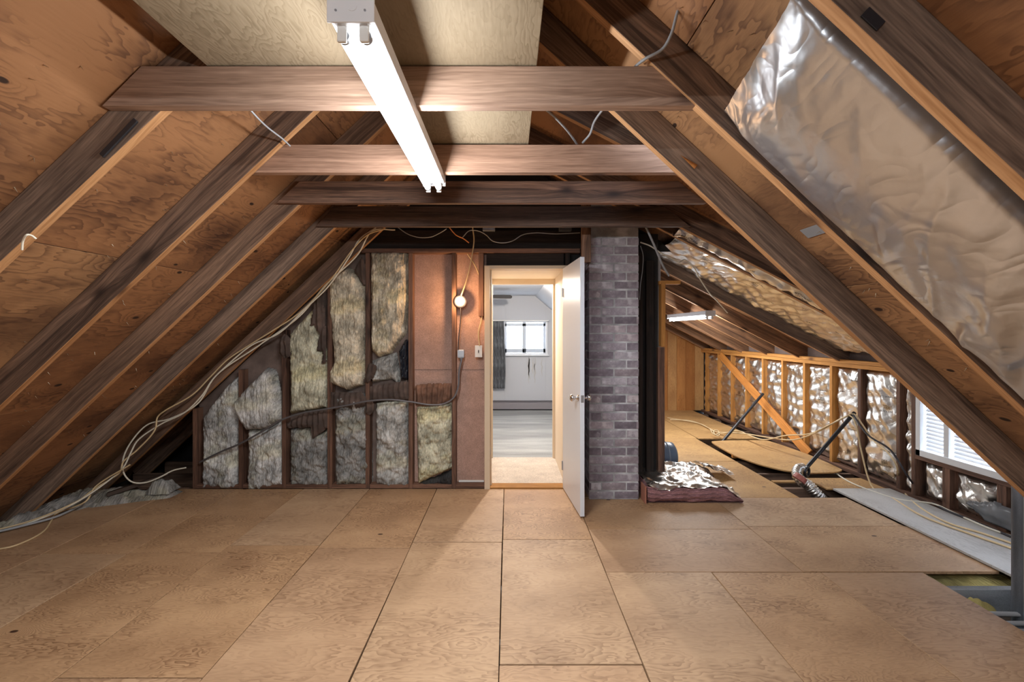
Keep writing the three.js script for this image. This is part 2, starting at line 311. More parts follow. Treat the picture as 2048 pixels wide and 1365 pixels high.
// ------------------------------------------------------------------ rafters, each its own
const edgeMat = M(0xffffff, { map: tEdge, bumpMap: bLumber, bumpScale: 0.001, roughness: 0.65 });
function twoTone(g) {                                    // second material, lighter and more orange, on the lower edge
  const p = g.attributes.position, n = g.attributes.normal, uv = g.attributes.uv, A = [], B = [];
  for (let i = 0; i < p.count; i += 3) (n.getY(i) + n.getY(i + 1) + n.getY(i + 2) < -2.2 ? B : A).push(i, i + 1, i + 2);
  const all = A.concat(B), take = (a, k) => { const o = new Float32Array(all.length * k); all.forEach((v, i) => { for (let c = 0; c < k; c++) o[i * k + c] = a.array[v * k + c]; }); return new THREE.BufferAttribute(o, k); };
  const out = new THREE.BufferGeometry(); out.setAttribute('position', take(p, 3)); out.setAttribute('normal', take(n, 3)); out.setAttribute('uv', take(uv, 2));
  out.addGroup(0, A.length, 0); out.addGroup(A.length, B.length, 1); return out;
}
function rafter(c, m, x0, x1, D, mat, label, grp, depth = RD) {
  const k = Math.sqrt(1 + m * m), L = Math.abs(x1 - x0) * k, xm = (x0 + x1) / 2, ym = c + m * xm;
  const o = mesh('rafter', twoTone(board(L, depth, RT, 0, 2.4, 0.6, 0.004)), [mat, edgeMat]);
  o.position.set(xm - m / k * depth / 2, ym + depth / 2 / k, -(D + RT / 2)); o.rotation.z = Math.atan(m);
  return tag(o, label, 'rafter', grp);
}
const gl = 'left roof rafters';
const Lnames = [[1.63, CL, 'brown left rafter lapped behind the nearest cross tie, black mark on its face'], [2.21, CL, 'wide dark left rafter with saw marks, second from the camera'], [2.757, CL, 'left rafter under the cut end of the third cross tie'], [3.333, CL, 'left rafter under the cut end of the farthest cross tie'], [3.885, 3.364, 'left end rafter lying against the insulated back wall']];
rafter(CL, ML, -3.8, -0.345, 1.03, rafterMats[0], 'left rafter just above the top left corner of the view', gl);
rafter(CL, ML, -3.8, -0.345, 0.42, rafterMats[1], 'left rafter beside the camera', gl);
rafter(CL, ML, -3.8, -0.345, -0.8, rafterMats[1], 'left rafter behind the camera', gl);
Lnames.forEach(([D, c, l], i) => rafter(c, ML, -3.8, -0.345 - (CL - c) / 2, D, rafterMats[i % 3], l, gl));
rafter(CL, ML, -3.8, -2.7, 4.55, rafterMats[1], 'short dark rafter in the black gap left of the wall studs', gl);
const gr = 'right roof rafters';
rafter(CR, -MR, -0.283, 3.15, 1.006, rafterMats[0], 'nearest right rafter with an orange lower edge above the big foil blanket', gr);
rafter(CR, -MR, -0.283, 3.15, 1.58, rafterMats[2], 'right rafter below the big foil blanket, with a grey cable crossing it', gr);
rafter(CR, -MR, -0.283, 3.2, 1.993, rafterMats[0], 'right trimmer rafter in front of the kneewall window', gr);
rafter(CR, -MR, -0.283, 3.15, 0.4, rafterMats[0], 'right rafter beside the camera', gr);
rafter(CR, -MR, -0.283, 3.15, -0.8, rafterMats[1], 'right rafter behind the camera', gr);
const gw = 'low rafters of the wing roof';
const WD = [2.63, 3.335, 3.56, 4.58, 5.22, 5.87, 6.5, 7.15, 7.75];
const WL = ['low wing rafter seen between the cross ties right of the ceiling board', 'broad brown low rafter just before the printed foil strip', 'low rafter edge between the two foil blankets of the wing roof', 'low rafter behind the foil blankets with a cable hanging past it', 'low wing rafter just before the wing strip light', 'low wing rafter over the near half of the strip light', 'low wing rafter over the far end of the strip light', 'last but one low rafter before the pine end wall', 'low rafter lying against the pine end wall'];
WD.forEach((D, i) => rafter(CW, -MW, i < 3 ? -0.283 : 1.40, 3.56, D, i > 3 ? M(0xffe2c0, { map: tLumber, bumpMap: bLumber, bumpScale: 0.001 }) : rafterMats[i % 3], WL[i], gw, 0.155));
tag(mesh('ridge_beam', box(RX - 0.03, RX + 0.03, 3.03, 3.36, 2.6, -8.0, 2, 2.4, 0.6), blackWood), 'dark ridge beam high above the cross ties', 'beam');

// cross ties (collar beams)
function tie(D, py0, py1, px0a, px0b, x1, mat, label) {      // px0a lower left corner, px0b upper left corner of its cut end
  const f = (px, py) => [(px - VX) * D / F, EYE + (VY - py) * D / F];
  const [xa, ya] = f(px0a, py1), [xb, yb] = f(px0b, py0), s = new THREE.Shape();
  const xr = typeof x1 === 'number' ? [x1, x1] : x1;
  s.moveTo(xa, ya); s.lineTo(xr[0], ya); s.lineTo(xr[1], yb); s.lineTo(xb, yb); s.closePath();
  const g = metric(new THREE.ExtrudeGeometry(s, { depth: 0.036, bevelEnabled: true, bevelSize: 0.002, bevelThickness: 0.002, bevelSegments: 1 }), 0, 2.4, rr(0, 9), rr(0, 9), 0.6);
  g.translate(0, 0, -D - 0.038); return tag(mesh('cross_tie', g, mat), label, 'beam', 'cross ties');
}
tie(1.59, 133, 211, 205, 282, [0.68, 0.53], tieMats[0], 'nearest wide cross tie with a slanted left end');
tie(2.25, 290, 345, 500, 560, [0.90, 0.76], tieMats[1], 'second cross tie, orange brown, behind the strip light');
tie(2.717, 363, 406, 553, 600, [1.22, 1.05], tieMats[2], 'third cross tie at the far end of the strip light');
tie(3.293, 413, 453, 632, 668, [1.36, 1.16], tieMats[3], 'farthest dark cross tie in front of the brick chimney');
for (const [D, l] of [[0.98, 'cross tie above and behind the near end of the strip light'], [0.2, 'cross tie just above the camera'], [-0.77, 'cross tie behind the camera carrying the crosswise strip light']]) {
  const xl = (2.23 - CL) / ML; tag(mesh('cross_tie', box(xl, 0.6, 2.23, 2.365, -D, -D - 0.038, 0, 2.4, 0.6), tieMats[0]), l, 'beam', 'cross ties');
}
// pale plywood lying on the ties
tag(mesh('ceiling_board', box(-1.095, -0.41, 2.376, 2.39, 0.75, -1.65, 2, 1.2), paleMat), 'pale plywood board on the ties left of the strip light', 'board');
tag(mesh('ceiling_board', box(-0.405, 0.103, 2.376, 2.39, 0.75, -2.275, 2, 1.2), paleMat), 'pale plywood board on the ties right of the strip light', 'board');

// ------------------------------------------------------------------ strip lights
const tubeGlow = new THREE.MeshStandardMaterial({ color: 0xffffff, emissive: TUBE_WHITE, emissiveIntensity: 5, roughness: 0.4 });
function stripLight(x, yTop, D0, D1, label, L) {
  const g = group('strip_light'); tag(g, label, 'ceiling light'); g.position.set(x, yTop, -D0);
  const len = D1 - D0, W = 0.112, Hh = 0.052;
  mesh('housing', RB(W, Hh, len, 0.006), whiteMetal, g).position.set(0, -Hh / 2, -len / 2);
  for (const z of [0.002, -len - 0.002]) {
    const e = mesh('end_plate', RB(W + 0.006, Hh + 0.012, 0.006, 0.002), whiteMetal, g); e.position.set(0, -Hh / 2 - 0.003, z);
    const k = mesh('knockout', new THREE.CylinderGeometry(0.012, 0.012, 0.002, 20), whiteMetal, e); k.rotation.x = Math.PI / 2; k.position.set(0.004, 0.006, z > 0 ? 0.0035 : -0.0035);
    for (const sx of [-1, 1]) { const c = mesh('screw', new THREE.CylinderGeometry(0.003, 0.003, 0.003, 10), steel, e); c.rotation.x = Math.PI / 2; c.position.set(sx * 0.036, -0.004, z > 0 ? 0.0035 : -0.0035); }
  }
  for (const sx of [-1, 1]) {
    const t = mesh('fluorescent_tube', cylBetween(V(sx * 0.028, -Hh - 0.026, -0.03), V(sx * 0.028, -Hh - 0.026, -len + 0.03), 0.0145, 20), tubeGlow, g);
    for (const [z, d] of [[-0.016, 1], [-len + 0.016, -1]]) {
      const s = mesh('lamp_holder', RB(0.024, 0.05, 0.012, 0.004), white, g); s.position.set(sx * 0.028, -Hh - 0.022, z);
      const r = new THREE.CylinderGeometry(0.0152, 0.0152, 0.014, 20); r.rotateX(Math.PI / 2); r.translate(sx * 0.028, -Hh - 0.026, z - d * 0.013); mesh('tube_cap', r, steel, t);
    }
  }
  const add = (w, h, px, py, rotX, rotY) => { const l = new THREE.RectAreaLight(TUBE_WHITE, L, w, h); l.name = 'tube_light'; l.position.set(px, py, -len / 2); l.rotation.set(rotX, rotY, 0); g.add(l); };
  add(len - 0.08, 0.028, 0.044, -Hh - 0.026, 0, -Math.PI / 2);      // RectAreaLight shines along its -z
  add(len - 0.08, 0.028, -0.044, -Hh - 0.026, 0, Math.PI / 2);
  add(0.082, len - 0.08, 0, -Hh - 0.042, -Math.PI / 2, 0);
  return g;
}
stripLight(-0.39, 2.236, 1.09, 2.31, 'glowing two-tube fluorescent strip light under the cross ties', MAIN_L);
{ const b = stripLight(-0.39, 2.226, -1.95, -0.73, 'second fluorescent strip light behind the camera, set crosswise', BACK_L); b.position.set(-0.95, 2.226, 0.75); b.rotation.y = -Math.PI / 2; }
stripLight(2.34, 1.655, 5.1, 6.32, 'fluorescent strip light under the low wing rafters beyond the chimney', WING_L);

// ------------------------------------------------------------------ back wall
const WZ = 3.95;                                           // face of the studs
const wx = (px) => (px - VX) * WZ / F, wy = (py) => EYE + (VY - py) * WZ / F;
const wallBack = struct(group('wall_back'), 'back gable wall with open studs and torn insulation', 'wall');
{
  const ex = (pts, d, mat, z, name) => { const s = new THREE.Shape(); pts.forEach(([x, y], i) => i ? s.lineTo(x, y) : s.moveTo(x, y)); const o = mesh(name, metric(new THREE.ExtrudeGeometry(s, { depth: d, bevelEnabled: false }), 0, 0.9), mat, wallBack); o.position.z = z; return o; };
  const gy = (x) => 3.364 + ML * x + 0.05;
  ex([[-2.84, 0], [-0.89, 0], [-0.89, 2.15], [(2.15 - 3.414) / ML, 2.15], [-2.84, gy(-2.84)]], 0.012, fibreBrown, -4.052, 'fibreboard');
  ex([[-0.885, 0.0], [-0.495, 0.0], [-0.495, 2.15], [-0.885, 2.15]], 0.012, fibre, -4.052, 'fibreboard');
  ex([[-0.49, 0.0], [-0.2, 0.0], [-0.2, 2.15], [-0.49, 2.15]], 0.012, fibre, -4.052, 'fibreboard');
  ex([[-0.885, 1.06], [-0.21, 1.06], [-0.21, 1.064], [-0.885, 1.064]], 0.004, fibreBrown, -4.040, 'joint_tape');
  ex([[(2.15 - 3.6) / ML, 2.15], [1.5, 2.15], [1.4, 2.25], [-0.25, 3.16], [-0.33, 3.3]], 0.012, blackFelt, -4.07, 'gable_panel');
  for (const [px, py] of [[389, 818], [481, 740], [567.6, 660], [659, 575], [735, 505], [821, 498], [907.6, 498]]) {
    const x = wx(px), y = wy(py); mesh('stud', box(x - 0.019, x + 0.019, 0, Math.min(y, 2.118), -3.952, -4.038, 1, 2.4, 0.6), studMat, wallBack);
  }
  mesh('stud', box(wx(957), wx(967), 1.55, 2.118, -3.952, -4.038, 1, 2.4, 0.6), studMat, wallBack);
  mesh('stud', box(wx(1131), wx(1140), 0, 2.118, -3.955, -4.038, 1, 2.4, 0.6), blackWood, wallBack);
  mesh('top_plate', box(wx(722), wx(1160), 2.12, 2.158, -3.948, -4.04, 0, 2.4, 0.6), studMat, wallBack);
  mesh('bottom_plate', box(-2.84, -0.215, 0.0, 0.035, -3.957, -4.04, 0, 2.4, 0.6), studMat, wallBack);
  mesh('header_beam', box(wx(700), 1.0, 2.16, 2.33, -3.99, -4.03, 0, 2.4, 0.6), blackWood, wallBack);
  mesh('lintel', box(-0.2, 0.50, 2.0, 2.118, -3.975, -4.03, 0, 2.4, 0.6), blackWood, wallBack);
  mesh('side_panel', box(0.50, 1.12, 0, 2.15, -4.04, -4.055, 1, 1), blackFelt, wallBack);
  mesh('baseboard_strip', box(-0.455, -0.225, 0, 0.05, -4.036, -4.024, 0, 1), white, wallBack);
}
// wall beside the chimney, toward the wing
const wallInner = struct(group('wall_inner'), 'black wall strip between the chimney and the wing opening', 'wall');
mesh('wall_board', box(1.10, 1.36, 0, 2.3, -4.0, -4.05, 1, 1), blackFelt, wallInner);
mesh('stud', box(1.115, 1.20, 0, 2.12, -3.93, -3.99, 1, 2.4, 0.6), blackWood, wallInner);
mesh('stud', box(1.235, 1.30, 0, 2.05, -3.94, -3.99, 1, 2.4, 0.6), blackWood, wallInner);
mesh('end_board', box(1.345, 1.405, 0.1, 1.27, -3.955, -4.02, 1, 2.4, 0.6), studMat, wallInner);
mesh('end_board', box(1.372, 1.41, 1.28, 1.85, -3.95, -4.02, 1, 2.4, 0.6), studGold, wallInner);
mesh('nailer', box(1.36, 1.55, 1.84, 1.87, -3.96, -4.02, 0, 2.4, 0.6), studGold, wallInner);
mesh('side_board', box(1.375, 1.40, 0, 2.14, -4.05, -7.9, 2, 1.2), plaster, wallInner);

// ------------------------------------------------------------------ brick chimney
{
  const c = group('brick_chimney'); tag(c, 'grey brown brick chimney between the open door and the wing', 'chimney'); c.position.set(0.8855, 0, -3.903);
  const w = 0.415, pitch = 0.0735, bh = 0.061, j = 0.0125;
  mesh('mortar', metric(RB(w - 0.003, 3.0, w - 0.003, 0.004), 1, 0.5), M(0xf6f8fc, { map: tGrit, roughness: 1 }), c).position.y = 1.5;
  const mats = [0xffffff, 0xe8e4e6, 0xd8d2d6, 0xf6eeec, 0xc4bec2].map((t) => M(t, { map: tBrick, bumpMap: tGrit, bumpScale: 0.002, roughness: 0.95 }));
  const bl = (w - j) / 2, full = [0, 1, 2].map(() => metric(RB(bl, bh, 0.02, 0.004), 0, 0.4, rr(0, 9), rr(0, 9))), half = [0, 1, 2].map(() => metric(RB(bl / 2 - j / 4, bh, 0.02, 0.004), 0, 0.4, rr(0, 9), rr(0, 9)));
  for (let r = 0; r < 30; r++) {
    const y = 0.006 + bh / 2 + r * pitch;
    for (const [turn, odd] of [[0, r % 2], [-Math.PI / 2, (r + 1) % 2], [Math.PI / 2, (r + 1) % 2]]) {
      const xs = odd ? [[-w / 2 + bl / 4 - j / 8, 0], [0, 1], [w / 2 - bl / 4 + j / 8, 0]] : [[-w / 4 - j / 4, 1], [w / 4 + j / 4, 1]];
      for (const [x, f] of xs) {
        const b = mesh('brick', (f ? full : half)[Math.floor(rnd() * 3)], mats[Math.floor(rnd() * 5)], c);
        const q = V(x + rr(-0.0015, 0.0015), y + rr(-0.0012, 0.0012), w / 2 - 0.009 + rr(-0.0015, 0.0015)).applyAxisAngle(V(0, 1, 0), turn);
        b.position.copy(q); b.rotation.set(0, turn, rr(-0.006, 0.006));
      }
    }
  }
}
tag(mesh('wood_post', box(0.60, 0.675, 1.98, 2.5, -3.60, -3.64, 1, 2.4, 0.6), lum(0xffe8d8)), 'short pale upright board beside the top of the chimney', 'board');

// ------------------------------------------------------------------ doorway, door leaf
{
  const t = struct(group('trim_1'), 'narrow beige door frame in the back wall', 'door frame');
  mesh('jamb', box(-0.215, -0.166, 0, 2.0, -3.93, -4.06, 1, 2), casing, t);
  mesh('jamb', box(0.498, 0.53, 0, 2.0, -3.955, -4.06, 1, 2), casing, t);
  mesh('head_jamb', box(-0.215, 0.53, 1.975, 2.005, -3.94, -4.06, 0, 2), casing, t);
  mesh('threshold', box(-0.166, 0.498, 0, 0.014, -3.94, -4.06, 0, 2), M(0xd8c49c, { map: tYellow }), t);
  for (const y of [1.72, 1.02, 0.3]) mesh('strike_plate', box(-0.168, -0.164, y, y + 0.06, -3.96, -3.99), steel, t);
  mesh('door_stop', box(-0.166, -0.153, 0.014, 1.975, -4.0, -4.03, 1, 2), casing, t);

  const d = struct(group('door_1'), 'white door leaf standing open toward the camera', 'door'); d.position.set(0.503, 0.012, -3.945);
  const len = 0.625, ang = Math.asin(0.055 / len);
  const leaf = mesh('leaf', RB(len, 1.965, 0.034, 0.003), doorWhite, d); leaf.position.set(len / 2, 1.965 / 2, 0);
  for (const s of [1, -1]) {
    const p = []; for (const [r, z] of [[0.028, 0], [0.028, 0.004], [0.012, 0.008], [0.011, 0.03], [0.02, 0.034], [0.027, 0.045], [0.027, 0.055], [0.018, 0.064], [0.0, 0.066]]) p.push(new THREE.Vector2(r, z));
    const k = new THREE.LatheGeometry(p, 24); k.rotateX(s * Math.PI / 2); k.translate(len - 0.06, 0.89, s * 0.017); mesh('door_knob', k, chrome, d);
  }
  mesh('latch_plate', new THREE.BoxGeometry(0.002, 0.055, 0.022).translate(len + 0.0005, 0.89, 0), steel, d);
  for (const y of [0.2, 1.75]) mesh('hinge', new THREE.CylinderGeometry(0.007, 0.007, 0.08, 10).translate(0.0, y, 0.02), steel, d);
  d.rotation.y = -(Math.PI / 2 - ang);
}

// ------------------------------------------------------------------ passage and the room beyond
{
  const pw = struct(group('wall_passage'), 'walls and ceiling of the short passage behind the door', 'wall'), pl = M(0xe8d9c4, { roughness: 0.9 });
  mesh('wall_side', box(-0.26, -0.185, 0, 2.05, -4.06, -4.9), pl, pw); mesh('wall_side', box(0.515, 0.58, 0, 2.05, -4.06, -4.9), pl, pw);
  mesh('soffit', box(-0.26, 0.58, 1.995, 2.06, -4.06, -4.9), pl, pw); mesh('header', box(-0.26, 0.58, 1.935, 2.1, -4.86, -4.92), casing, pw);
  mesh('corner_trim', box(0.49, 0.53, 0, 1.935, -4.86, -4.92), casing, pw); mesh('corner_trim', box(-0.205, -0.175, 0, 1.935, -4.86, -4.92), casing, pw);
  const pf = struct(mesh('floor_passage', box(-0.185, 0.515, -0.01, 0.012, -4.06, -4.9), beigeCarpet), 'beige carpet of the passage behind the door', 'floor');
  struct(mesh('floor_far', metric(new THREE.BoxGeometry(3.2, 0.02, 3.1), 0, 1.6, 0, 0, 1.6).translate(-0.2, -0.004, -6.45), M(0xffffff, { map: tCarpet, roughness: 1 })), 'grey carpet of the room beyond the passage', 'floor');
  const wf = struct(group('wall_far'), 'pale end wall of the far room, stained below the window', 'wall');
  const X0 = wxf(1010), X1 = wxf(1091), Y0 = wyf(707), Y1 = wyf(645);
  function wxf(px) { return (px - VX) * 7.9 / F; } function wyf(py) { return EYE + (VY - py) * 7.9 / F; }
  mesh('wall_part', box(-1.8, X0, 0, 2.15, -7.9, -8.0), plaster, wf); mesh('wall_part', box(X1, 1.4, 0, 2.15, -7.9, -8.0), plaster, wf);
  mesh('wall_part', box(X0, X1, 0, Y0, -7.9, -8.0), plaster, wf); mesh('wall_part', box(X0, X1, Y1, 2.15, -7.9, -8.0), plaster, wf);
  { // water stains under the window: irregular thin marks of dried dirt
    const s = M(0xb9b9b8, { roughness: 1 });
    for (let i = 0; i < 9; i++) { const x = lerp(0.33, 0.62, rnd()), y1 = Y0 - 0.04 - rr(0, 0.1), y0 = y1 - rr(0.15, 0.6), w = rr(0.008, 0.03); const pts = []; for (let k = 0; k <= 8; k++) pts.push(V(x + rr(-0.012, 0.012), lerp(y0, y1, k / 8), 0)); const g = sheet(1, 8, (a, b) => { const q = pts[Math.round(b * 8)]; return V(q.x + (a - 0.5) * w * Math.sin(Math.PI * (0.1 + 0.85 * b)), q.y, -7.8985); }); mesh('water_stain', g, s, wf); }
  }
  const cf = struct(group('ceiling_far'), 'white ceiling of the far room sloping down at right', 'ceiling');
  mesh('ceiling_part', box(-1.8, 0.5, 2.056, 2.1, -4.9, -7.95), plaster, cf);
  const sl = mesh('slope_part', RB(1.25, 0.04, 3.05, 0.002), plaster, cf); sl.position.set(0.5 + 0.47, 2.056 - 0.40, -6.42); sl.rotation.z = -Math.atan(0.86);
  const ws = struct(group('wall_far_side'), 'side walls of the far room', 'wall');
  mesh('wall_part', box(-1.85, -1.8, 0, 2.1, -4.9, -7.95), plaster, ws); mesh('wall_part', box(1.32, 1.37, 0, 1.4, -4.9, -7.95), plaster, ws);
  mesh('wall_part', box(-1.85, -0.2, 0, 2.1, -4.88, -4.93), plaster, ws); mesh('wall_part', box(0.53, 1.37, 0, 2.1, -4.88, -4.93), plaster, ws); mesh('wall_part', box(-0.2, 0.53, 2.0, 2.12, -4.925, -4.93), plaster, ws);
  const w1 = struct(group('window_1'), 'bright sliding window in the far room', 'window'); w1.position.set((X0 + X1) / 2, (Y0 + Y1) / 2, -7.9);
  const w = X1 - X0, h = Y1 - Y0, fr = M(0xdde2e8, { roughness: 0.4 });
  for (const [a, b, c, d] of [[0, h / 2 + 0.015, w + 0.08, 0.035], [0, -h / 2 - 0.015, w + 0.08, 0.035], [-w / 2 - 0.02, 0, 0.035, h], [w / 2 + 0.02, 0, 0.035, h]]) mesh('casing', RB(c, d, 0.03, 0.003), fr, w1).position.set(a, b, 0.012);
  for (const [x, ww, z] of [[-w / 4 - 0.01, w / 2, -0.035], [w / 4 - 0.01, w / 2 + 0.03, -0.06]]) {
    const sash = part('sash', w1);
    for (const [a, b, c, d] of [[0, h / 2 - 0.045, ww, 0.05], [0, -h / 2 + 0.045, ww, 0.07], [-ww / 2 + 0.02, 0, 0.04, h], [ww / 2 - 0.02, 0, 0.04, h]]) mesh('rail', RB(c, d, 0.022, 0.003), M(0xb9c3cf, { roughness: 0.4 }), sash).position.set(x + a, b, z);
    mesh('pane', new THREE.PlaneGeometry(ww, h).translate(x, 0, z), new THREE.MeshPhysicalMaterial({ color: 0xffffff, transmission: 1, roughness: 0.02, thickness: 0 }), sash);
  }
  mesh('sill', RB(w + 0.12, 0.02, 0.06, 0.003), fr, w1).position.set(0, -h / 2 - 0.035, 0.03);
  // curtain with pleats
  const cg = tag(group('curtain'), 'short grey pleated curtain left of the far window', 'curtain'), cx0 = wxf(978), cx1 = wxf(1010), cy1 = wyf(643), cy0 = wyf(776);
  mesh('fabric', sheet(60, 14, (a, b) => V(lerp(cx0, cx1, a) + 0.012 * Math.sin(b * 5) * a, lerp(cy0, cy1, b), -7.8 + (0.022 - 0.01 * b) * Math.sin(a * 34 + 0.6 * b)), 0.3), M(0x8f959c, { map: tGrit, roughness: 1, side: THREE.DoubleSide }), cg);
  const rodg = cylBetween(V(cx0 - 0.3, cy1 + 0.01, -7.8), V(wxf(1096), cy1 + 0.01, -7.8), 0.009, 10); mesh('curtain_rod', rodg, white, cg);
  const bh = tag(group('baseboard_heater'), 'long low grey baseboard heater along the far wall', 'heater');
  mesh('cover', box(-1.7, 1.3, 0.03, 0.165, -7.895, -7.84), M(0x8e8a90, { roughness: 0.5 }), bh); mesh('top_lip', box(-1.7, 1.3, 0.165, 0.178, -7.895, -7.82), M(0x6d6a70), bh); mesh('toe_gap', box(-1.7, 1.3, 0.005, 0.03, -7.895, -7.86), nmBlack, bh);
  const fan = tag(group('ceiling_fan'), 'ceiling fan with dark blades, half hidden by the door frame', 'fan'); fan.position.set(-0.62, 2.05, -6.75);
  mesh('motor', new THREE.CylinderGeometry(0.1, 0.12, 0.1, 24).translate(0, -0.09, 0), M(0x55504e), fan); mesh('stem', new THREE.CylinderGeometry(0.02, 0.02, 0.06, 12).translate(0, -0.02, 0), M(0x55504e), fan);
  const bs = new THREE.Shape(); bs.moveTo(0.12, -0.035); bs.quadraticCurveTo(0.5, -0.075, 0.66, -0.06); bs.quadraticCurveTo(0.7, 0, 0.66, 0.06); bs.quadraticCurveTo(0.5, 0.075, 0.12, 0.035);
  const bgeo = new THREE.ExtrudeGeometry(bs, { depth: 0.008, bevelEnabled: false }); bgeo.rotateX(-Math.PI / 2 + 0.5);
  for (let k = 0; k < 5; k++) { const b = mesh('blade', bgeo, M(0x4a4745, { roughness: 0.4 }), fan); b.position.y = -0.1; b.rotation.y = k * 1.2566 + 0.12; }
  const lamp = tag(group('ceiling_lamp'), 'flush ceiling lamp just inside the far room above the passage header', 'lamp'); lamp.position.set(0.15, 2.05, -5.35);
  mesh('lamp_pan', new THREE.CylinderGeometry(0.12, 0.12, 0.012, 28).translate(0, -0.004, 0), white, lamp);
  mesh('lamp_globe', new THREE.SphereGeometry(0.1, 24, 12, 0, Math.PI * 2, Math.PI / 2, Math.PI / 2).scale(1, 0.45, 1).translate(0, -0.01, 0), new THREE.MeshStandardMaterial({ color: 0xffffff, emissive: 0xfff0e0, emissiveIntensity: 2 }), lamp);
  const pl2 = new THREE.PointLight(0xfff0e0, FAN_I); pl2.position.set(0, -0.075, 0); pl2.shadow.radius = 2; lamp.add(pl2);
}

// ------------------------------------------------------------------ wall insulation (outlines in metres on the wall, real thickness)
const U = (u, v) => [wx(370 + 0.425 * u), wy(430 + 0.425 * v)];
const wallO = V(0, 0, -4.04), EX = V(1, 0, 0), EY = V(0, 1, 0), EZ = V(0, 0, 1);
const woolThick = (T, rough, rib, sx) => (x, y, d) => T * (1 - Math.exp(-d / 0.02)) + sstep(0, 0.03, d) * (rough * (fbm(x * 9 + sx, y * 9) - 0.5) + rough * 0.8 * (fbm(x * 26, y * 22 + sx) - 0.5) + rib * (vn(x * 95 + 2 * fbm(x * 8, y * 8), y * 9) - 0.5));
const wools = { grey: wool(0xf0f2f4), mid: wool(0xdedfde), dark: wool(0xb4b5b5), olive: wool(0xf6f4dc), tan: wool(0xfcf2dc) };
const batts = [
  [[[68, 960], [66, 1300], [246, 1300], [246, 742], [165, 825], [115, 890]], 'grey', 0.10, 0.05, 0.008, 'grey mineral wool filling the leftmost tapering stud bay'],
  [[[282, 1018], [380, 1008], [455, 962], [466, 1288], [350, 1306], [284, 1304]], 'grey', 0.105, 0.05, 0.012, 'grey mineral wool below the slumped pillow in the second stud bay'],
  [[[476, 560], [540, 490], [612, 412], [626, 500], [640, 560], [622, 610], [662, 640], [668, 915], [560, 930], [482, 945]], 'olive', 0.10, 0.04, 0.012, 'yellow green upper mineral wool batt in the third stud bay'],
  [[[478, 1012], [560, 1004], [590, 1040], [640, 1030], [668, 1008], [668, 1290], [478, 1296]], 'dark', 0.085, 0.07, 0.004, 'dark crumbling lower mineral wool in the third stud bay'],
  [[[664, 300], [705, 262], [760, 240], [800, 275], [842, 330], [850, 540], [838, 640], [846, 740], [828, 806], [760, 832], [672, 800], [664, 760], [692, 690], [680, 570]], 'tan', 0.125, 0.05, 0.016, 'fat tan mineral wool batt hanging in the fourth stud bay'],
  [[[692, 850], [770, 838], [842, 850], [866, 930], [872, 1280], [800, 1292], [696, 1288]], 'dark', 0.09, 0.08, 0.006, 'dark ragged lower mineral wool in the fourth stud bay'],
  [[[864, 166], [1046, 166], [1050, 380], [1032, 560], [990, 615], [960, 655], [900, 672], [866, 640]], 'tan', 0.12, 0.045, 0.018, 'tall tan mineral wool batt left of the bare red panel'],
  [[[868, 690], [930, 668], [985, 648], [1004, 740], [1000, 808], [962, 780], [868, 795]], 'mid', 0.09, 0.06, 0.006, 'small torn tuft of mineral wool under the tall tan batt'],
  [[[888, 890], [960, 874], [1045, 876], [1056, 1290], [888, 1286]], 'mid', 0.10, 0.07, 0.008, 'lower mineral wool in the fifth stud bay under the armoured cable'],
  [[[1080, 912], [1160, 902], [1256, 892], [1268, 1200], [1160, 1245], [1088, 1285], [1084, 1100]], 'olive', 0.10, 0.07, 0.006, 'lower mineral wool block under the bare red panel'],
];
batts.forEach(([poly, m, T, rough, rib, label], i) => tag(mesh('insulation_batt', pad(poly.map(([u, v]) => U(u, v)), wallO, EX, EY, EZ, 0.007, woolThick(T, rough, rib, i * 13.7), 0.55), wools[m]), label, 'insulation', 'mineral wool batts on the back wall'));
// the slumped pillow leans over the stud
tag(mesh('insulation_batt', pad([[230, 880], [300, 800], [375, 725], [412, 732], [440, 850], [458, 965], [382, 1012], [286, 1016], [240, 935]].map(([u, v]) => U(u, v)), V(0, 0, -4.0), EX, EY, EZ, 0.007, woolThick(0.12, 0.03, 0.012, 88), 0.55), wools.grey), 'slumped grey pillow of mineral wool bulging over the second stud', 'insulation', 'mineral wool batts on the back wall');
{ // grimy crumbs along the foot of the wall
  tag(mesh('insulation_batt', pad([[1090, 1290], [1086, 1262], [1160, 1250], [1262, 1205], [1268, 1290]].map(([u, v]) => U(u, v)), wallO, EX, EY, EZ, 0.008, woolThick(0.09, 0.06, 0.0, 5), 0.5), wool(0x4c4c4e)), 'blackened mineral wool crumbs at the foot of the sixth bay', 'insulation', 'mineral wool batts on the back wall');
}
// torn kraft paper facing
function scrap(poly, z, label, amp = 0.02, mat = kraft) {
  const pts = poly.map(([u, v]) => U(u, v));
  return tag(mesh('kraft_paper', pad(pts, V(0, 0, -z), EX, EY, EZ, 0.008, (x, y, d) => 0.004 + amp * fbm(x * 22, y * 14 + z * 90, 4096, 4096, 3) * sstep(0, 0.03, d) + 0.3 * amp * Math.sin(x * 130 + 4 * fbm(x * 9, y * 9)), 0.5, 0.002), mat), label, 'paper scrap', 'torn kraft paper on the back wall');
}
scrap([[596, 520], [618, 390], [655, 360], [664, 560], [668, 690], [650, 700], [655, 640], [625, 640], [640, 560], [612, 520]], 3.93, 'dark paper hanging beside the third batt top', 0.03);
scrap([[445, 600], [470, 560], [498, 590], [500, 660], [470, 675], [448, 650]], 3.945, 'curled brown paper on the stud left of the third batt', 0.04);
scrap([[478, 985], [560, 930], [668, 918], [668, 1000], [600, 1052], [590, 1000], [480, 1002]], 3.955, 'wide torn brown paper between the two batts of the third bay', 0.03);
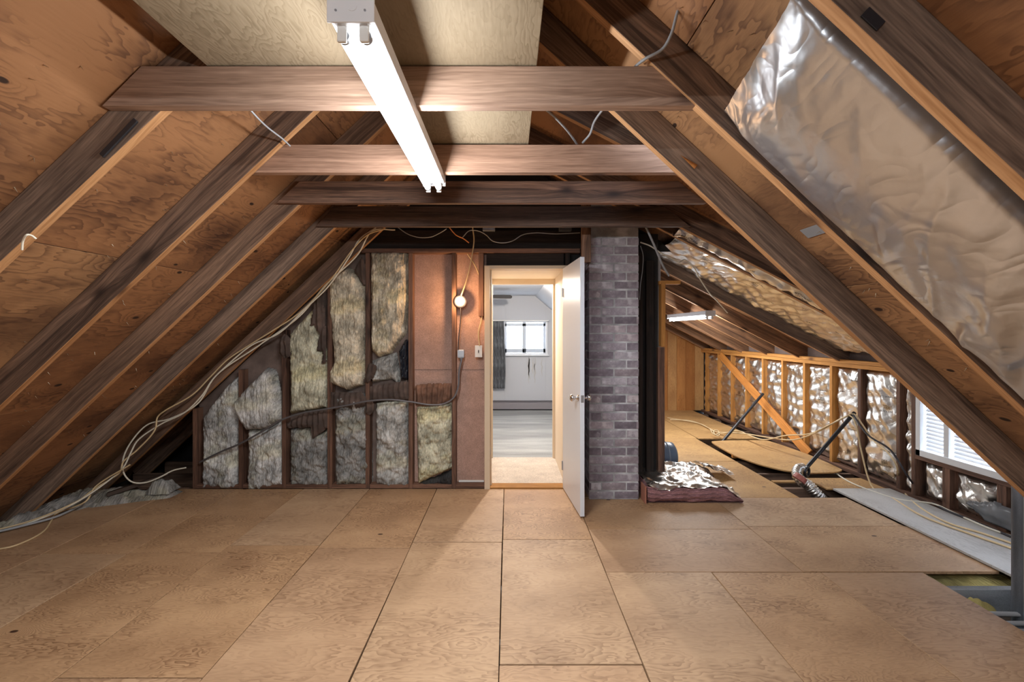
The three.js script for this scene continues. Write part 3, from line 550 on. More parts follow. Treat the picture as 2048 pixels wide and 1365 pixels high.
scrap([[868, 810], [1044, 782], [1048, 870], [960, 872], [872, 876]], 3.965, 'brown paper strip across the fifth bay above the armoured cable', 0.02);
scrap([[800, 260], [836, 200], [848, 240], [846, 330]], 3.94, 'brown paper tongue above the fourth batt', 0.02);
scrap([[850, 870], [888, 880], [890, 920], [866, 940], [850, 930]], 3.935, 'small brown paper flap on the stud below the cable', 0.03);
scrap([[870, 700], [905, 712], [890, 760], [860, 790], [846, 780]], 3.935, 'brown paper shred between the fourth and fifth bays', 0.03);
scrap([[690, 840], [830, 835], [860, 880], [840, 900], [800, 915], [760, 905], [690, 915]], 3.95, 'brown paper lining showing under the fat fourth batt', 0.02);
scrap([[1078, 808], [1140, 800], [1258, 800], [1256, 870], [1200, 905], [1082, 900]], 4.0, 'reddish paper pocket under the bare red panel', 0.03, M(0xa67c66, { map: tGrit, roughness: 0.8, side: THREE.DoubleSide }));
tag(mesh('plastic_bag', pad([[1002, 640], [1030, 592], [1050, 590], [1050, 780], [1010, 775]].map(([u, v]) => U(u, v)), V(0, 0, -4.0), EX, EY, EZ, 0.006, (x, y, d) => 0.05 * (1 - Math.exp(-d / 0.015)) + 0.03 * Math.abs(Math.sin(x * 160 + 5 * fbm(x * 12, y * 6))) * sstep(0, 0.02, d), 0.5), M(0x20242e, { roughness: 0.25 })), 'crumpled black plastic stuffed beside the fifth batt', 'plastic bag');

// ------------------------------------------------------------------ electrical things on the back wall
{
  const c = at(920, 603, 3.93), g = tag(group('wall_lamp'), 'round porcelain lamp holder with a lit bulb on a wall stud', 'lamp'); g.position.set(c.x, c.y, -3.95);
  const b = [[0, -0.045], [0.054, -0.045], [0.056, 0], [0.055, 0.012], [0.04, 0.026], [0.032, 0.034], [0.028, 0.036], [0, 0.036]].map(([r, z]) => new THREE.Vector2(r, z)); const bg = new THREE.LatheGeometry(b, 32); bg.rotateX(Math.PI / 2); mesh('porcelain_base', bg, white, g);
  const q = [[0.0, 0.036], [0.014, 0.036], [0.017, 0.045], [0.024, 0.06], [0.024, 0.072], [0.016, 0.086], [0, 0.092]].map(([r, z]) => new THREE.Vector2(r, z)); const qg = new THREE.LatheGeometry(q, 24); qg.rotateX(Math.PI / 2);
  mesh('light_bulb', qg, new THREE.MeshStandardMaterial({ color: 0xffffff, emissive: 0xffd7a4, emissiveIntensity: 5 }), g);
  const l = new THREE.PointLight(0xffc48a, BULB_I); l.position.set(0, 0, 0.068); l.shadow.radius = 1; g.add(l);
  const sw = tag(group('light_switch'), 'white toggle switch beside the door frame', 'switch'), s = at(957.5, 703, 4.0); sw.position.set(s.x, s.y, -4.0);
  mesh('box', RB(0.058, 0.1, 0.04, 0.004), white, sw); mesh('plate', RB(0.066, 0.108, 0.006, 0.003), white, sw).position.z = 0.022; const tg = mesh('toggle', RB(0.008, 0.022, 0.018, 0.002), nmBlack, sw); tg.position.z = 0.03; tg.rotation.x = 0.4;
  const jb = tag(group('junction_box'), 'small grey metal cable box below the lamp on the stud', 'electrical box'), j = at(922, 708, 3.97); jb.position.set(j.x, j.y, -3.98);
  mesh('body', RB(0.055, 0.075, 0.05, 0.003), steel, jb); mesh('cover', RB(0.06, 0.06, 0.006, 0.002), steel, jb).position.z = 0.027; mesh('clamp', new THREE.CylinderGeometry(0.012, 0.012, 0.03, 12).translate(0.0, -0.05, 0.01), steel, jb);
}
function cable(pts, r, mat, label, name = 'cable') { return tag(mesh(name, tube(pts, r), mat), label, 'cable'); }
const pp = (D, ...a) => { const o = []; for (let i = 0; i < a.length; i += 2) o.push(at(a[i], a[i + 1], D)); return o; };
cable(pp(3.93, 945, 452, 948, 480, 945, 505, 938, 540, 930, 570, 922, 592), 0.006, nmTan, 'tan cable dropping from the header to the wall lamp');
cable(pp(3.97, 935, 508, 952, 535, 962, 565, 965, 600, 963, 640, 957, 665, 959, 692), 0.006, nmTan, 'tan cable swinging down to the light switch');
cable(pp(3.945, 921, 612, 921, 640, 918, 670, 916, 700), 0.0045, nmBlack, 'thin dark cable between lamp and metal box');
cable([at(924, 716, 3.945), at(918, 745, 3.93), at(917, 770, 3.92), at(908, 795, 3.91), at(888, 808, 3.905), at(860, 810, 3.9), at(820, 804, 3.9), at(780, 800, 3.89), at(735, 803, 3.88), at(690, 812, 3.88), at(650, 819, 3.88), at(600, 828, 3.88), at(560, 842, 3.87), at(520, 866, 3.87), at(480, 888, 3.88), at(440, 905, 3.9), at(400, 925, 3.93)], 0.0085, M(0x77777c, { metalness: 0.6, roughness: 0.45 }), 'grey armoured cable sweeping across the wall insulation');
cable(pp(3.9, 793, 453, 815, 468, 838, 475, 862, 474, 880, 466, 893, 458), 0.004, nmGrey, 'thin grey wire sagging under the farthest cross tie at left');
cable(pp(3.9, 897, 453, 912, 470, 928, 478, 938, 486), 0.005, M(0xd9925c), 'orange copper coloured wire below the farthest cross tie');
cable(pp(3.91, 925, 475, 938, 462, 956, 462, 972, 470, 985, 482, 1005, 486, 1025, 482, 1045, 470, 1070, 466, 1110, 468, 1160, 466), 0.004, nmGrey, 'long grey wire lying along the dark header above the door');
for (const [px, l] of [[978, 'square grey metal box on the header above the lamp'], [1130, 'small dark metal box on the header near the chimney']]) { const q = at(px, 460, 3.97); tag(mesh('header_box', box(q.x - 0.055, q.x + 0.055, 2.315, 2.36, -3.93, -3.99), px < 1000 ? steel : M(0x50555c)), l, 'electrical box'); }
// bundle of pale cables running down the end rafter to the floor at left
cable([at(770, 458, 3.84), at(735, 470, 3.84), at(705, 500, 3.84), at(660, 562, 3.83), at(600, 625, 3.83), at(545, 662, 3.82), at(500, 690, 3.82), at(455, 720, 3.80), at(420, 755, 3.78), at(385, 790, 3.74), at(330, 822, 3.7), at(315, 835, 3.7), at(310, 860, 3.68), at(275, 900, 3.66), at(246, 925, 3.62), at(240, 945, 3.6), at(205, 968, 3.58), at(180, 985, 3.5), at(160, 1000, 3.42), at(115, 1022, 3.3), at(50, 1046, 3.2), at(-30, 1066, 3.06)], 0.006, nmTan, 'upper pale cable of the bundle along the left end rafter');
cable([at(752, 456, 3.85), at(720, 478, 3.85), at(698, 515, 3.84), at(655, 575, 3.83), at(610, 618, 3.82), at(556, 668, 3.82), at(505, 690, 3.81), at(450, 735, 3.79), at(425, 760, 3.77), at(405, 790, 3.74), at(370, 825, 3.72), at(320, 850, 3.7), at(275, 882, 3.66), at(262, 905, 3.63), at(247, 935, 3.6), at(222, 958, 3.58), at(178, 990, 3.45), at(140, 1012, 3.36), at(60, 1046, 3.2), at(-30, 1072, 3.03)], 0.006, nmWhite, 'middle white cable of the bundle along the left end rafter');
cable([at(790, 460, 3.86), at(745, 462, 3.85), at(715, 510, 3.85), at(650, 572, 3.84), at(600, 632, 3.83), at(520, 690, 3.82), at(432, 752, 3.78), at(395, 808, 3.75), at(340, 838, 3.72), at(295, 850, 3.7), at(262, 885, 3.66), at(246, 920, 3.64), at(248, 948, 3.64), at(265, 965, 3.66), at(290, 966, 3.7), at(320, 955, 3.74), at(345, 942, 3.78), at(372, 936, 3.8)], 0.006, nmWhite, 'white cable that loops at the bottom and turns back toward the wall');
cable([at(260, 930, 3.58), at(190, 975, 3.52), at(172, 1003, 3.44), ground(112, 1028, 0.007), ground(104, 1040, 0.007), ground(85, 1065, 0.007), ground(55, 1082, 0.007), ground(20, 1095, 0.007), ground(-30, 1102, 0.007)], 0.006, nmTan, 'yellowish cable curling over the floor at far left');
cable([ground(165, 1010, 0.02), ground(110, 1035, 0.02), ground(55, 1050, 0.02), ground(0, 1063, 0.02), ground(-40, 1070, 0.02)], 0.009, nmGrey, 'grey cable on the floor edge at far left');
// cables around the cross ties at right
cable([at(1370, -15, 1.5), at(1355, 25, 1.5), at(1342, 70, 1.51), at(1325, 98, 1.53), at(1290, 118, 1.55), at(1266, 138, 1.63), at(1230, 190, 1.9), at(1205, 220, 2.1), at(1188, 245, 2.2), at(1180, 268, 2.25), at(1165, 286, 2.3)], 0.0055, nmGrey, 'grey cable crossing the right rafter and the nearest tie');
cable([at(1085, 214, 2.05), at(1110, 235, 2.12), at(1135, 262, 2.2), at(1152, 286, 2.3), at(1160, 300, 2.4)], 0.0055, nmGrey, 'grey cable sagging behind the nearest tie beside the ceiling board');
cable([at(488, 205, 1.75), at(505, 225, 1.8), at(535, 255, 2.0), at(565, 278, 2.15), at(580, 292, 2.22)], 0.004, nmGrey, 'short grey cable under the left end of the nearest tie');
cable([at(1290, 450, 3.5), at(1308, 490, 3.55), at(1325, 530, 3.62), at(1338, 552, 3.68)], 0.009, nmGrey, 'grey conduit stub slanting down right of the chimney', 'conduit');
cable([at(1281, 485, 3.8), at(1300, 492, 3.82), at(1320, 505, 3.82), at(1345, 518, 3.85), at(1358, 525, 3.9), at(1370, 520, 3.95), at(1385, 532, 3.95), at(1398, 555, 4.2), at(1420, 588, 4.4), at(1432, 600, 4.5), at(1455, 626, 4.8)], 0.006, nmWhite, 'white cable looping from the chimney toward the wing light');
cable([at(1281, 492, 3.85), at(1286, 510, 3.86), at(1285, 540, 3.86), at(1281, 570, 3.86), at(1279, 600, 3.86)], 0.004, nmGrey, 'thin grey wire hanging beside the chimney');
// ------------------------------------------------------------------ knotty pine end wall of the wing
const KX = 3.45;
const wallEnd = struct(group('wall_wing_end'), 'orange knotty pine end wall of the wing', 'wall');
{ const pm = [0xffffff, 0xf2dcc0, 0xe4c8a4].map((t) => M(t, { map: tPine, roughness: 0.6 }));
  const n = 13, x0 = 1.40, w = (3.5 - 1.40) / n;
  for (let i = 0; i < n; i++) { const xa = x0 + i * w + 0.004, xb = x0 + (i + 1) * w - 0.004, yt = (x) => CW - MW * x + 0.1; const s = new THREE.Shape(); s.moveTo(xa, 0); s.lineTo(xb, 0); s.lineTo(xb, yt(xb)); s.lineTo(xa, yt(xa)); s.closePath();
    mesh('pine_board', metric(new THREE.ExtrudeGeometry(s, { depth: 0.014, bevelEnabled: true, bevelSize: 0.003, bevelThickness: 0.004, bevelSegments: 1 }), 1, 1.1, rr(0, 9), rr(0, 9), 0.5).translate(0, 0, -7.9), pm[i % 3], wallEnd); }
  mesh('backing', box(1.38, 3.6, -0.02, 2.3, -7.92, -7.98), blackFelt, wallEnd);
}
// ------------------------------------------------------------------ kneewall
const wallRight = struct(group('wall_right'), 'low stud wall of the wing lined with foil insulation', 'wall');
const studD = [7.7, 7.25, 6.82, 6.4, 5.98, 5.55, 5.14, 4.71, 4.33, 3.897], winD0 = 2.72, winD1 = 3.72, sillY = 0.37, headY = 0.98, plateY = 1.045;
{
  for (const D of studD) mesh('stud', box(KX, KX + 0.09, 0.02, plateY, -D + 0.019, -D - 0.019, 1, 2.4, 0.6), D > 4.5 ? studGold : studMat, wallRight);
  mesh('stud', box(KX, KX + 0.09, 0.02, plateY, -winD1 - 0.012, -winD1 - 0.05, 1, 2.4, 0.6), studMat, wallRight);
  for (const D of [3.47, 3.08, 2.69]) mesh('stud', box(KX, KX + 0.09, 0.02, D === 2.69 ? plateY : sillY - 0.035, -D + 0.03, -D - 0.03, 1, 2.4, 0.6), studMat, wallRight);
  mesh('stud', box(KX, KX + 0.09, 0.02, plateY, -2.25, -2.29, 1, 2.4, 0.6), studMat, wallRight);
  mesh('top_plate', box(KX - 0.004, KX + 0.09, plateY, plateY + 0.038, -2.05, -7.88, 2, 2.4, 0.6), studGold, wallRight);
  mesh('top_plate', box(KX - 0.002, KX + 0.09, plateY + 0.04, plateY + 0.078, -2.05, -7.88, 2, 2.4, 0.6), studGold, wallRight);
  mesh('sole_plate', box(KX - 0.004, KX + 0.09, -0.02, 0.02, -2.05, -7.88, 2, 2.4, 0.6), studMat, wallRight);
  mesh('sill_plate', box(KX - 0.006, KX + 0.09, sillY - 0.035, sillY, -winD0, -winD1 - 0.012, 2, 2.4, 0.6), studMat, wallRight);
  for (const [y0, y1, d0, d1] of [[-0.2, 1.25, -2.6, winD0], [-0.2, 1.25, winD1, 8.0], [-0.2, sillY, winD0, winD1], [headY, 1.25, winD0, winD1]]) mesh('outer_board', box(KX + 0.1, KX + 0.13, y0, y1, -d0, -d1, 2, 1.2), fibreBrown, wallRight);
}
// foil-faced blankets between the studs
const tri = (a) => Math.abs(2 * (a - Math.floor(a)) - 1);
function crumple(x, y, s) {                              // sharp folds in several directions, each fading in and out
  let h = 0; const w = 0.9 * fbm(x * 4 + s, y * 4, 4096, 4096, 2);
  for (let i = 0; i < 5; i++) { const a = s * 1.7 + i * 1.31, f = 3.2 + i * 2.3; h += (0.75 - 0.11 * i) * (vn(x * 5 + i * 9 + s, y * 4 - i * 5)) * (tri((x * Math.cos(a) + y * Math.sin(a)) * f + w + i * 0.37) - 0.5); }
  return h;
}
function foilThick(T, fold, s) { return (x, y, d) => T * (1 - Math.exp(-d / 0.03)) + sstep(0, 0.04, d) * fold * crumple(x, y, s); }
const EZn = V(0, 0, -1), EXn = V(-1, 0, 0);
const foilNames = ['in the far corner by the pine wall', 'second from the pine wall', 'third from the pine wall', 'fourth from the pine wall', 'behind the middle of the yellow brace', 'right of the yellow brace top half', 'behind the lower end of the yellow brace', 'just past the lower end of the yellow brace', 'behind the crossing of the black pipe and cables', 'with a broad smooth face left of the blind window'];
for (let i = 0; i < 10; i++) {
  const Da = i === 0 ? 7.86 : studD[i - 1], Db = studD[i];
  tag(mesh('foil_blanket', pad([[Db + 0.022, 0.03], [Da - 0.022, 0.03], [Da - 0.022, plateY - 0.01], [Db + 0.022, plateY - 0.01]], V(KX + 0.075, 0, 0), EZn, EY, EXn, 0.011, foilThick(0.06, 0.045, i * 7.3), 0.5), foil), 'crinkled silver foil blanket ' + foilNames[i], 'insulation', 'foil blankets of the kneewall');
}
for (const [a, b, y1, l] of [[3.77, 3.875, plateY - 0.01, 'narrow foil strip beside the blind window jamb'], [3.5, 3.705, sillY - 0.045, 'small foil panel under the left end of the window sill'], [3.11, 3.44, sillY - 0.045, 'foil panel under the middle of the window sill'], [2.72, 3.05, sillY - 0.045, 'foil panel under the near end of the window sill'], [2.3, 2.66, plateY - 0.01, 'foil blanket behind the steel post']])
  tag(mesh('foil_blanket', pad([[a, 0.03], [b, 0.03], [b, y1], [a, y1]], V(KX + 0.075, 0, 0), EZn, EY, EXn, 0.011, foilThick(0.06, 0.06, a * 9), 0.5), foil), l, 'insulation', 'foil blankets of the kneewall');
{ // window with a closed blind
  const w = struct(group('window_2'), 'low kneewall window with closed white slats', 'window'), vin = M(0xe8ebee, { roughness: 0.45 });
  mesh('frame', box(KX - 0.01, KX + 0.1, sillY, sillY + 0.05, -winD0, -winD1), vin, w); mesh('frame', box(KX - 0.01, KX + 0.1, headY - 0.04, headY, -winD0, -winD1), vin, w);
  for (const D of [winD0, winD1 - 0.04]) mesh('frame', box(KX - 0.01, KX + 0.1, sillY, headY, -D, -D - 0.04), vin, w);
  mesh('mullion', box(KX + 0.0, KX + 0.08, sillY, headY, -3.45, -3.49), vin, w);
  mesh('pane', new THREE.PlaneGeometry(winD1 - winD0, headY - sillY).rotateY(-Math.PI / 2).translate(KX + 0.09, (sillY + headY) / 2, -(winD0 + winD1) / 2), new THREE.MeshPhysicalMaterial({ color: 0xffffff, transmission: 1, roughness: 0.02, thickness: 0 }), w);
  const sm = new THREE.MeshPhysicalMaterial({ color: 0xf2f5f8, roughness: 0.9, transmission: 0.1, thickness: 0, side: THREE.DoubleSide });
  const n = 16, ph = (headY - sillY - 0.1) / n;
  for (let i = 0; i < n; i++) for (const [a, b] of [[winD0 + 0.05, 3.44], [3.5, winD1 - 0.05]]) { const s = mesh('slat', RB(0.003, ph * 1.3, b - a, 0.001), sm, w); s.position.set(KX + 0.04, sillY + 0.06 + ph * (i + 0.5), -(a + b) / 2); s.rotation.z = -0.5; }
}
// ------------------------------------------------------------------ foil on the roof slopes
{ // the big blanket stapled between the two near right rafters
  const k = Math.sqrt(1 + MR * MR), down = V(1 / k, -MR / k, 0), nrm = V(-MR / k, -1 / k, 0), x0 = 0.70;
  const o = V(x0, CR - MR * x0, -1.052).addScaledVector(nrm, -0.055);
  const L = (2.85 - x0) * k, Wd = 0.52;
  const g = tag(group('foil_blanket'), 'big silver foil blanket sagging between the two near right rafters', 'insulation', 'foil blankets under the roof');
  const geo = sheet(320, 90, (s, t) => {
    const a = s * L, wv = t * Wd, edge = Math.pow(Math.sin(Math.PI * clamp(t, 0.0, 1)), 0.55);
    const endc = sstep(0, 0.05, s);
    const w1 = fbm(a * 1.3 + 3, wv * 2.2), ang = a * 0.75 - wv * 0.9;
    const f1 = 1 - Math.abs(2 * vn(ang * 6.5 + 2.6 * w1, wv * 1.6 + a * 0.5) - 1), f2 = 1 - Math.abs(2 * vn(ang * 19 + 3 * w1, wv * 4 + a) - 1);
    let h = 0.035 + (0.045 + 0.02 * Math.sin(a * 2.1)) * edge * endc + (0.055 * (f1 - 0.5) + 0.022 * (f2 - 0.5) + 0.012 * crumple(a * 0.7 + wv * 0.3, wv * 0.9 - a * 0.3, 4.2)) * edge * (0.25 + 0.75 * sstep(0.15, 0.5, s));
    if (t < 0.06) h -= 0.05 * (1 - t / 0.06) * (0.5 + vn(a * 9, 2)); if (t > 0.94) h -= 0.045 * ((t - 0.94) / 0.06) * (0.4 + vn(a * 8, 9));
    const q = o.clone().addScaledVector(down, a + 0.06 * (t - 0.3) * (1 - s) * 1.4 + 0.012 * (fbm(t * 9, 3) - 0.5)).addScaledVector(nrm, h); q.z -= wv; q.u = a; q.v = wv; return q;
  }, 0.7);
  mesh('facing', geo, foilSoft, g);
  const fl = M(0x35383c, { roughness: 0.5 });
  for (const t of [0.012, 0.985]) mesh('staple_flange', sheet(60, 2, (s, v) => { const a = 0.05 + s * (L - 0.1); const q = o.clone().addScaledVector(down, a).addScaledVector(nrm, -0.012 + 0.02 * vn(a * 7, t * 9)); q.z -= Wd * t + (v - 0.5) * 0.05; return q; }), fl, g);
  mesh('fibre_core', metric(RB(L - 0.15, 0.05, Wd - 0.07, 0.01), 0, 0.5).rotateZ(-aR).translate(o.x + down.x * (L / 2 + 0.06) - nrm.x * 0.022, o.y + down.y * (L / 2 + 0.06) - nrm.y * 0.022, o.z - Wd / 2), wool(0xd8a8a0), g);
}
function slopeFoil(D0, D1, x0, x1, label, s, rec) {
  const k = Math.sqrt(1 + MW * MW), down = V(1 / k, -MW / k, 0), nrm = V(-MW / k, -1 / k, 0), o = V(x0, CW - MW * x0, -D0).addScaledVector(nrm, -rec), L = (x1 - x0) * k, Wd = D1 - D0;
  const ft = foilThick(0.03, 0.04, s);
  tag(mesh('foil_blanket', sheet(150, 30, (a, t) => { const ed = Math.min(t, 1 - t) * Wd, h = ft(a * L, t * Wd, ed + 1e-4) + 0.015 * Math.sin(Math.PI * t); const q = o.clone().addScaledVector(down, a * L).addScaledVector(nrm, h); q.z -= t * Wd; q.u = a * L; q.v = t * Wd; return q; }, 0.5), foil), label, 'insulation', 'foil blankets under the roof');
}
slopeFoil(3.376, 3.556, 1.32, 3.38, 'narrow printed foil strip along the low rafter above the wing opening', 3, 0.03);
slopeFoil(3.602, 4.575, 1.42, 3.38, 'wide crumpled foil blanket under the low wing roof', 9, 0.125);
// ------------------------------------------------------------------ things in the wing and on the floor
rod('diagonal_brace', V(3.425, 1.04, -7.12), V(3.40, 0.03, -4.98), 0.02, 0.1, braceMat);
tag(scene.children[scene.children.length - 1], 'long yellow diagonal board leaning across the foil kneewall', 'board');
function pipe(a, b, label) { const g = tag(group('black_pipe'), label, 'pipe', 'black pipes'); mesh('tube', cylBetween(a, b, 0.017, 14), blackPlastic, g); mesh('collar', cylBetween(a.clone().lerp(b, 0.0), a.clone().lerp(b, 0.04), 0.023, 14), blackPlastic, g); return g; }
pipe(at(1606, 944, 4.12), at(1709, 826, 4.3), 'black pipe rising from the silver duct elbow to the kneewall');
pipe(at(1438, 892, 5.55), at(1526, 788, 5.8), 'black pipe standing in the floor gap before the yellow brace');
{ // silver flexible duct with an elbow
  const g = tag(group('flexible_duct'), 'silver flexible duct and elbow coming up from the floor gap', 'duct');
  const pts = [at(1650, 1003, 3.95), at(1632, 988, 3.95), at(1618, 972, 3.98), at(1602, 962, 4.0), at(1594, 950, 4.05), at(1597, 938, 4.1), at(1606, 936, 4.12)];
  const c = new THREE.CatmullRomCurve3(pts), n = 90, fr = c.computeFrenetFrames(n, false);
  mesh('hose', sheet(24, n, (u, v) => { const i = Math.round(v * n), p = c.getPointAt(v), r = (0.052 + 0.004 * Math.sin(v * n * 1.7)) * (1 - 0.25 * v), t = u * Math.PI * 2; return p.clone().addScaledVector(fr.normals[i], Math.cos(t) * r).addScaledVector(fr.binormals[i], Math.sin(t) * r); }), foil, g);
  const e = at(1614, 944, 4.1); const rg = new THREE.TorusGeometry(0.042, 0.012, 10, 24); rg.rotateY(0.6); rg.translate(e.x, e.y, e.z); mesh('elbow_ring', rg, M(0x3a3d44, { metalness: 0.6, roughness: 0.3 }), g);
  const b = at(1600, 957, 3.965); mesh('tape_band', new THREE.CylinderGeometry(0.052, 0.056, 0.045, 20).rotateZ(-0.7).translate(b.x, b.y, b.z), M(0xb06a60, { roughness: 0.5 }), g);
}
{ // warped loose plywood sheet
  const poly = [[2.52, 5.46], [2.80, 5.52], [3.24, 5.5], [3.33, 4.9], [3.30, 4.36], [3.15, 4.27], [2.92, 4.25], [2.72, 4.32], [2.58, 4.52], [2.5, 4.8], [2.49, 5.1]];
  const s = new THREE.Shape(); new THREE.CatmullRomCurve3(poly.map(([x, d]) => V(x, d, 0)), true, 'catmullrom', 0.25).getPoints(90).forEach((p, i) => i ? s.lineTo(p.x, p.y) : s.moveTo(p.x, p.y));
  const g = metric(new THREE.ExtrudeGeometry(s, { depth: 0.012, bevelEnabled: false, curveSegments: 4 }), 0, 1.15); g.rotateX(-Math.PI / 2);
  const o = tag(mesh('plywood_sheet', g, wingLitMats[0]), 'loose warped plywood sheet with rounded edge before the foil kneewall', 'board'); o.position.set(0, 0.035, 0); o.rotation.x = 0; o.geometry.translate(0, 0, 0);
  const t = mesh('support_batten', box(2.5, 3.35, -0.001, 0.033, -4.9, -4.94, 0, 2.4, 0.6), studGold); tag(t, 'batten under the warped plywood sheet', 'board');
}
tag(mesh('wall_board', box(2.875, 3.38, 0.006, 0.022, -2.36, -3.9, 2, 1.3), greyPly), 'long grey plywood strip lying along the kneewall', 'board');
tag(mesh('wall_board', box(2.83, 3.36, 0.0, 0.014, -3.91, -4.2, 2, 1.3), wingLitMats[1]), 'yellow plywood offcut beyond the grey strip by the kneewall', 'board');
tag(mesh('wood_strip', box(2.5, 2.86, -0.02, -0.004, -4.15, -4.19, 0, 1.3), wingLitMats[0]), 'thin strip crossing the floor gap by the silver duct', 'board');
{ // foil-backed pink insulation lying beside the chimney
  const g = tag(group('insulation_slab'), 'slab of pink insulation with silver facing lying beside the chimney', 'insulation');
  const q = [[1.14, 3.62], [1.12, 4.3], [1.78, 4.36], [2.06, 3.74], [1.9, 3.60]], xs = (s, t) => { const a = lerp(1.135, 1.90, s) + 0.02 * Math.sin(t * 9), b = lerp(1.17, 1.80, s); return lerp(a, b, t); };
  const top = (s, t) => 0.105 + 0.035 * fbm(s * 3 + 1, t * 3) * 1.5 + 0.03 * t - 0.05 * sstep(0.8, 1, s) * (1 - t) - 0.03 * sstep(0.9, 1, s);
  mesh('foil_facing', sheet(70, 50, (s, t) => { const w = fbm(s * 5, t * 5), f = 1 - Math.abs(2 * vn(s * 9 + 3 * w, t * 7 + 2 * w) - 1); const p = V(xs(s, t), top(s, t) + 0.035 * (f - 0.5) + 0.002, -lerp(3.60, 4.2, t)); p.u = s * 0.8; p.v = t * 0.6; return p; }, 0.5), foil, g);
  const front = sheet(70, 16, (s, v) => { const b = 0.02 * Math.sin(v * Math.PI) + 0.03 * (fbm(s * 12, v * 4) - 0.5); return V(xs(s, 0) + (s > 0.97 ? 0.02 : 0), lerp(0.004 + 0.025 * fbm(s * 7, 3), top(s, 0), v), -3.615 + b); }, 0.3);
  const rightSide = sheet(30, 12, (t, v) => V(xs(1, t) + 0.02 * Math.sin(v * 3.1) + 0.02 * (fbm(t * 9, v * 5) - 0.5), lerp(0.004, top(1, t), v), -lerp(3.60, 4.2, t)), 0.3);
  const leftSide = sheet(30, 12, (t, v) => V(xs(0, t), lerp(0.004, top(0, t), v), -lerp(3.60, 4.2, t)), 0.3);
  const base = sheet(10, 10, (s, t) => V(xs(s, t), 0.006, -lerp(3.62, 4.2, t)));
  mesh('pink_fibre', mergeGeometries([front, rightSide, leftSide, base]), M(0xd09aa2, { map: tWool, bumpMap: bWool, bumpScale: 0.008, roughness: 1, side: THREE.DoubleSide }), g);
  mesh('paper_edge', box(1.118, 1.13, 0.0, 0.14, -3.60, -3.72), M(0xa8705c), g);
}
{ // grey drum lying behind the slab
  const g = tag(group('grey_drum'), 'rounded blue grey plastic drum behind the insulation slab', 'drum'); const q = [[0, 0], [0.10, 0], [0.13, 0.02], [0.135, 0.06], [0.135, 0.30], [0.12, 0.33], [0.05, 0.345], [0, 0.345]].map(([r, y]) => new THREE.Vector2(r, y));
  mesh('body', new THREE.LatheGeometry(q, 32), M(0x6a7c92, { roughness: 0.35 }), g); const r = new THREE.TorusGeometry(0.136, 0.006, 8, 32); r.rotateX(Math.PI / 2); r.translate(0, 0.09, 0); mesh('rim', r, M(0x8e99a8, { roughness: 0.35 }), g);
  mesh('cap', new THREE.CylinderGeometry(0.025, 0.025, 0.02, 16).translate(0, 0.352, 0), nmBlack, g);
  g.rotation.set(0.25, 0, Math.PI / 2 + 0.0); g.position.set(1.66, 0.17, -4.4);
}
{ const g = tag(mesh('rubble', pad([[1.72, 4.28], [1.98, 4.22], [2.02, 4.42], [1.85, 4.5], [1.72, 4.46]].map(([x, d]) => [x, -d]), V(0, 0, 0), EX, V(0, 0, 1), EY, 0.012, (x, y, d) => 0.09 * (1 - Math.exp(-d / 0.05)) + 0.05 * (fbm(x * 30, y * 30) - 0.5), 0.4), M(0x9a8272, { map: tWool, bumpMap: bWool, bumpScale: 0.01, roughness: 1 })), 'clump of brown fibre beside the grey drum', 'insulation'); }
tag(mesh('foil_scrap', sheet(30, 20, (s, t) => V(1.86 + 0.3 * s, 0.02 + 0.10 * (1 - s) * (1 - 0.4 * t) + 0.04 * (1 - Math.abs(2 * vn(s * 5, t * 5) - 1)), -4.2 - 0.25 * t), 0.5), foil), 'loose crumpled foil scrap behind the insulation slab', 'insulation');
// steel post and what lies in the floor gap at right
{ const g = tag(group('steel_post'), 'grey galvanized steel post at the right edge', 'post'); mesh('shaft', cylBetween(V(2.61, -0.16, -2.235), V(2.61, 1.45, -2.235), 0.038, 24), M(0x8f98a3, { metalness: 0.5, roughness: 0.5, map: tGrit }), g); mesh('seam', cylBetween(V(2.583, -0.16, -2.203), V(2.583, 1.45, -2.203), 0.004, 6), steel, g); }
tag(mesh('yellow_insulation', pad([[2.30, -2.83], [3.3, -2.83], [3.3, -2.5], [2.3, -2.5]], V(0, -0.165, 0), EX, V(0, 0, 1), EY, 0.012, (x, y, d) => 0.10 * (1 - Math.exp(-d / 0.03)) + 0.03 * (fbm(x * 9, y * 9) - 0.5), 0.5), M(0xe6d488, { map: tGrit, roughness: 1, bumpMap: bWool, bumpScale: 0.008 })), 'flat yellow insulation between the joists in the floor gap', 'insulation');
tag(mesh('yellow_insulation', pad([[2.42, -2.40], [2.5, -2.42], [2.58, -2.30], [2.55, -2.25], [2.44, -2.27]], V(0, -0.165, 0), EX, V(0, 0, 1), EY, 0.007, (x, y, d) => 0.19 * (1 - Math.exp(-d / 0.03)) + 0.05 * (fbm(x * 30, y * 30) - 0.5), 0.5), M(0xe6d488, { map: tGrit, roughness: 1 })), 'yellow tuft of insulation before the steel post', 'insulation');
cable([V(2.30, -0.03, -2.245), V(2.5, -0.025, -2.235), V(2.75, -0.01, -2.20), V(3.0, -0.01, -2.18)], 0.012, nmGrey, 'thick grey cable in the floor gap before the steel post');
cable([V(2.30, -0.05, -2.19), V(2.5, -0.04, -2.185), V(2.75, -0.028, -2.16), V(3.0, -0.02, -2.14)], 0.012, nmGrey, 'second grey cable in the floor gap, nearest the camera');
cable([V(2.36, -0.06, -2.145), V(3.1, -0.05, -2.125)], 0.02, M(0x8b9096, { roughness: 0.6 }), 'grey conduit along the front of the floor gap', 'conduit');
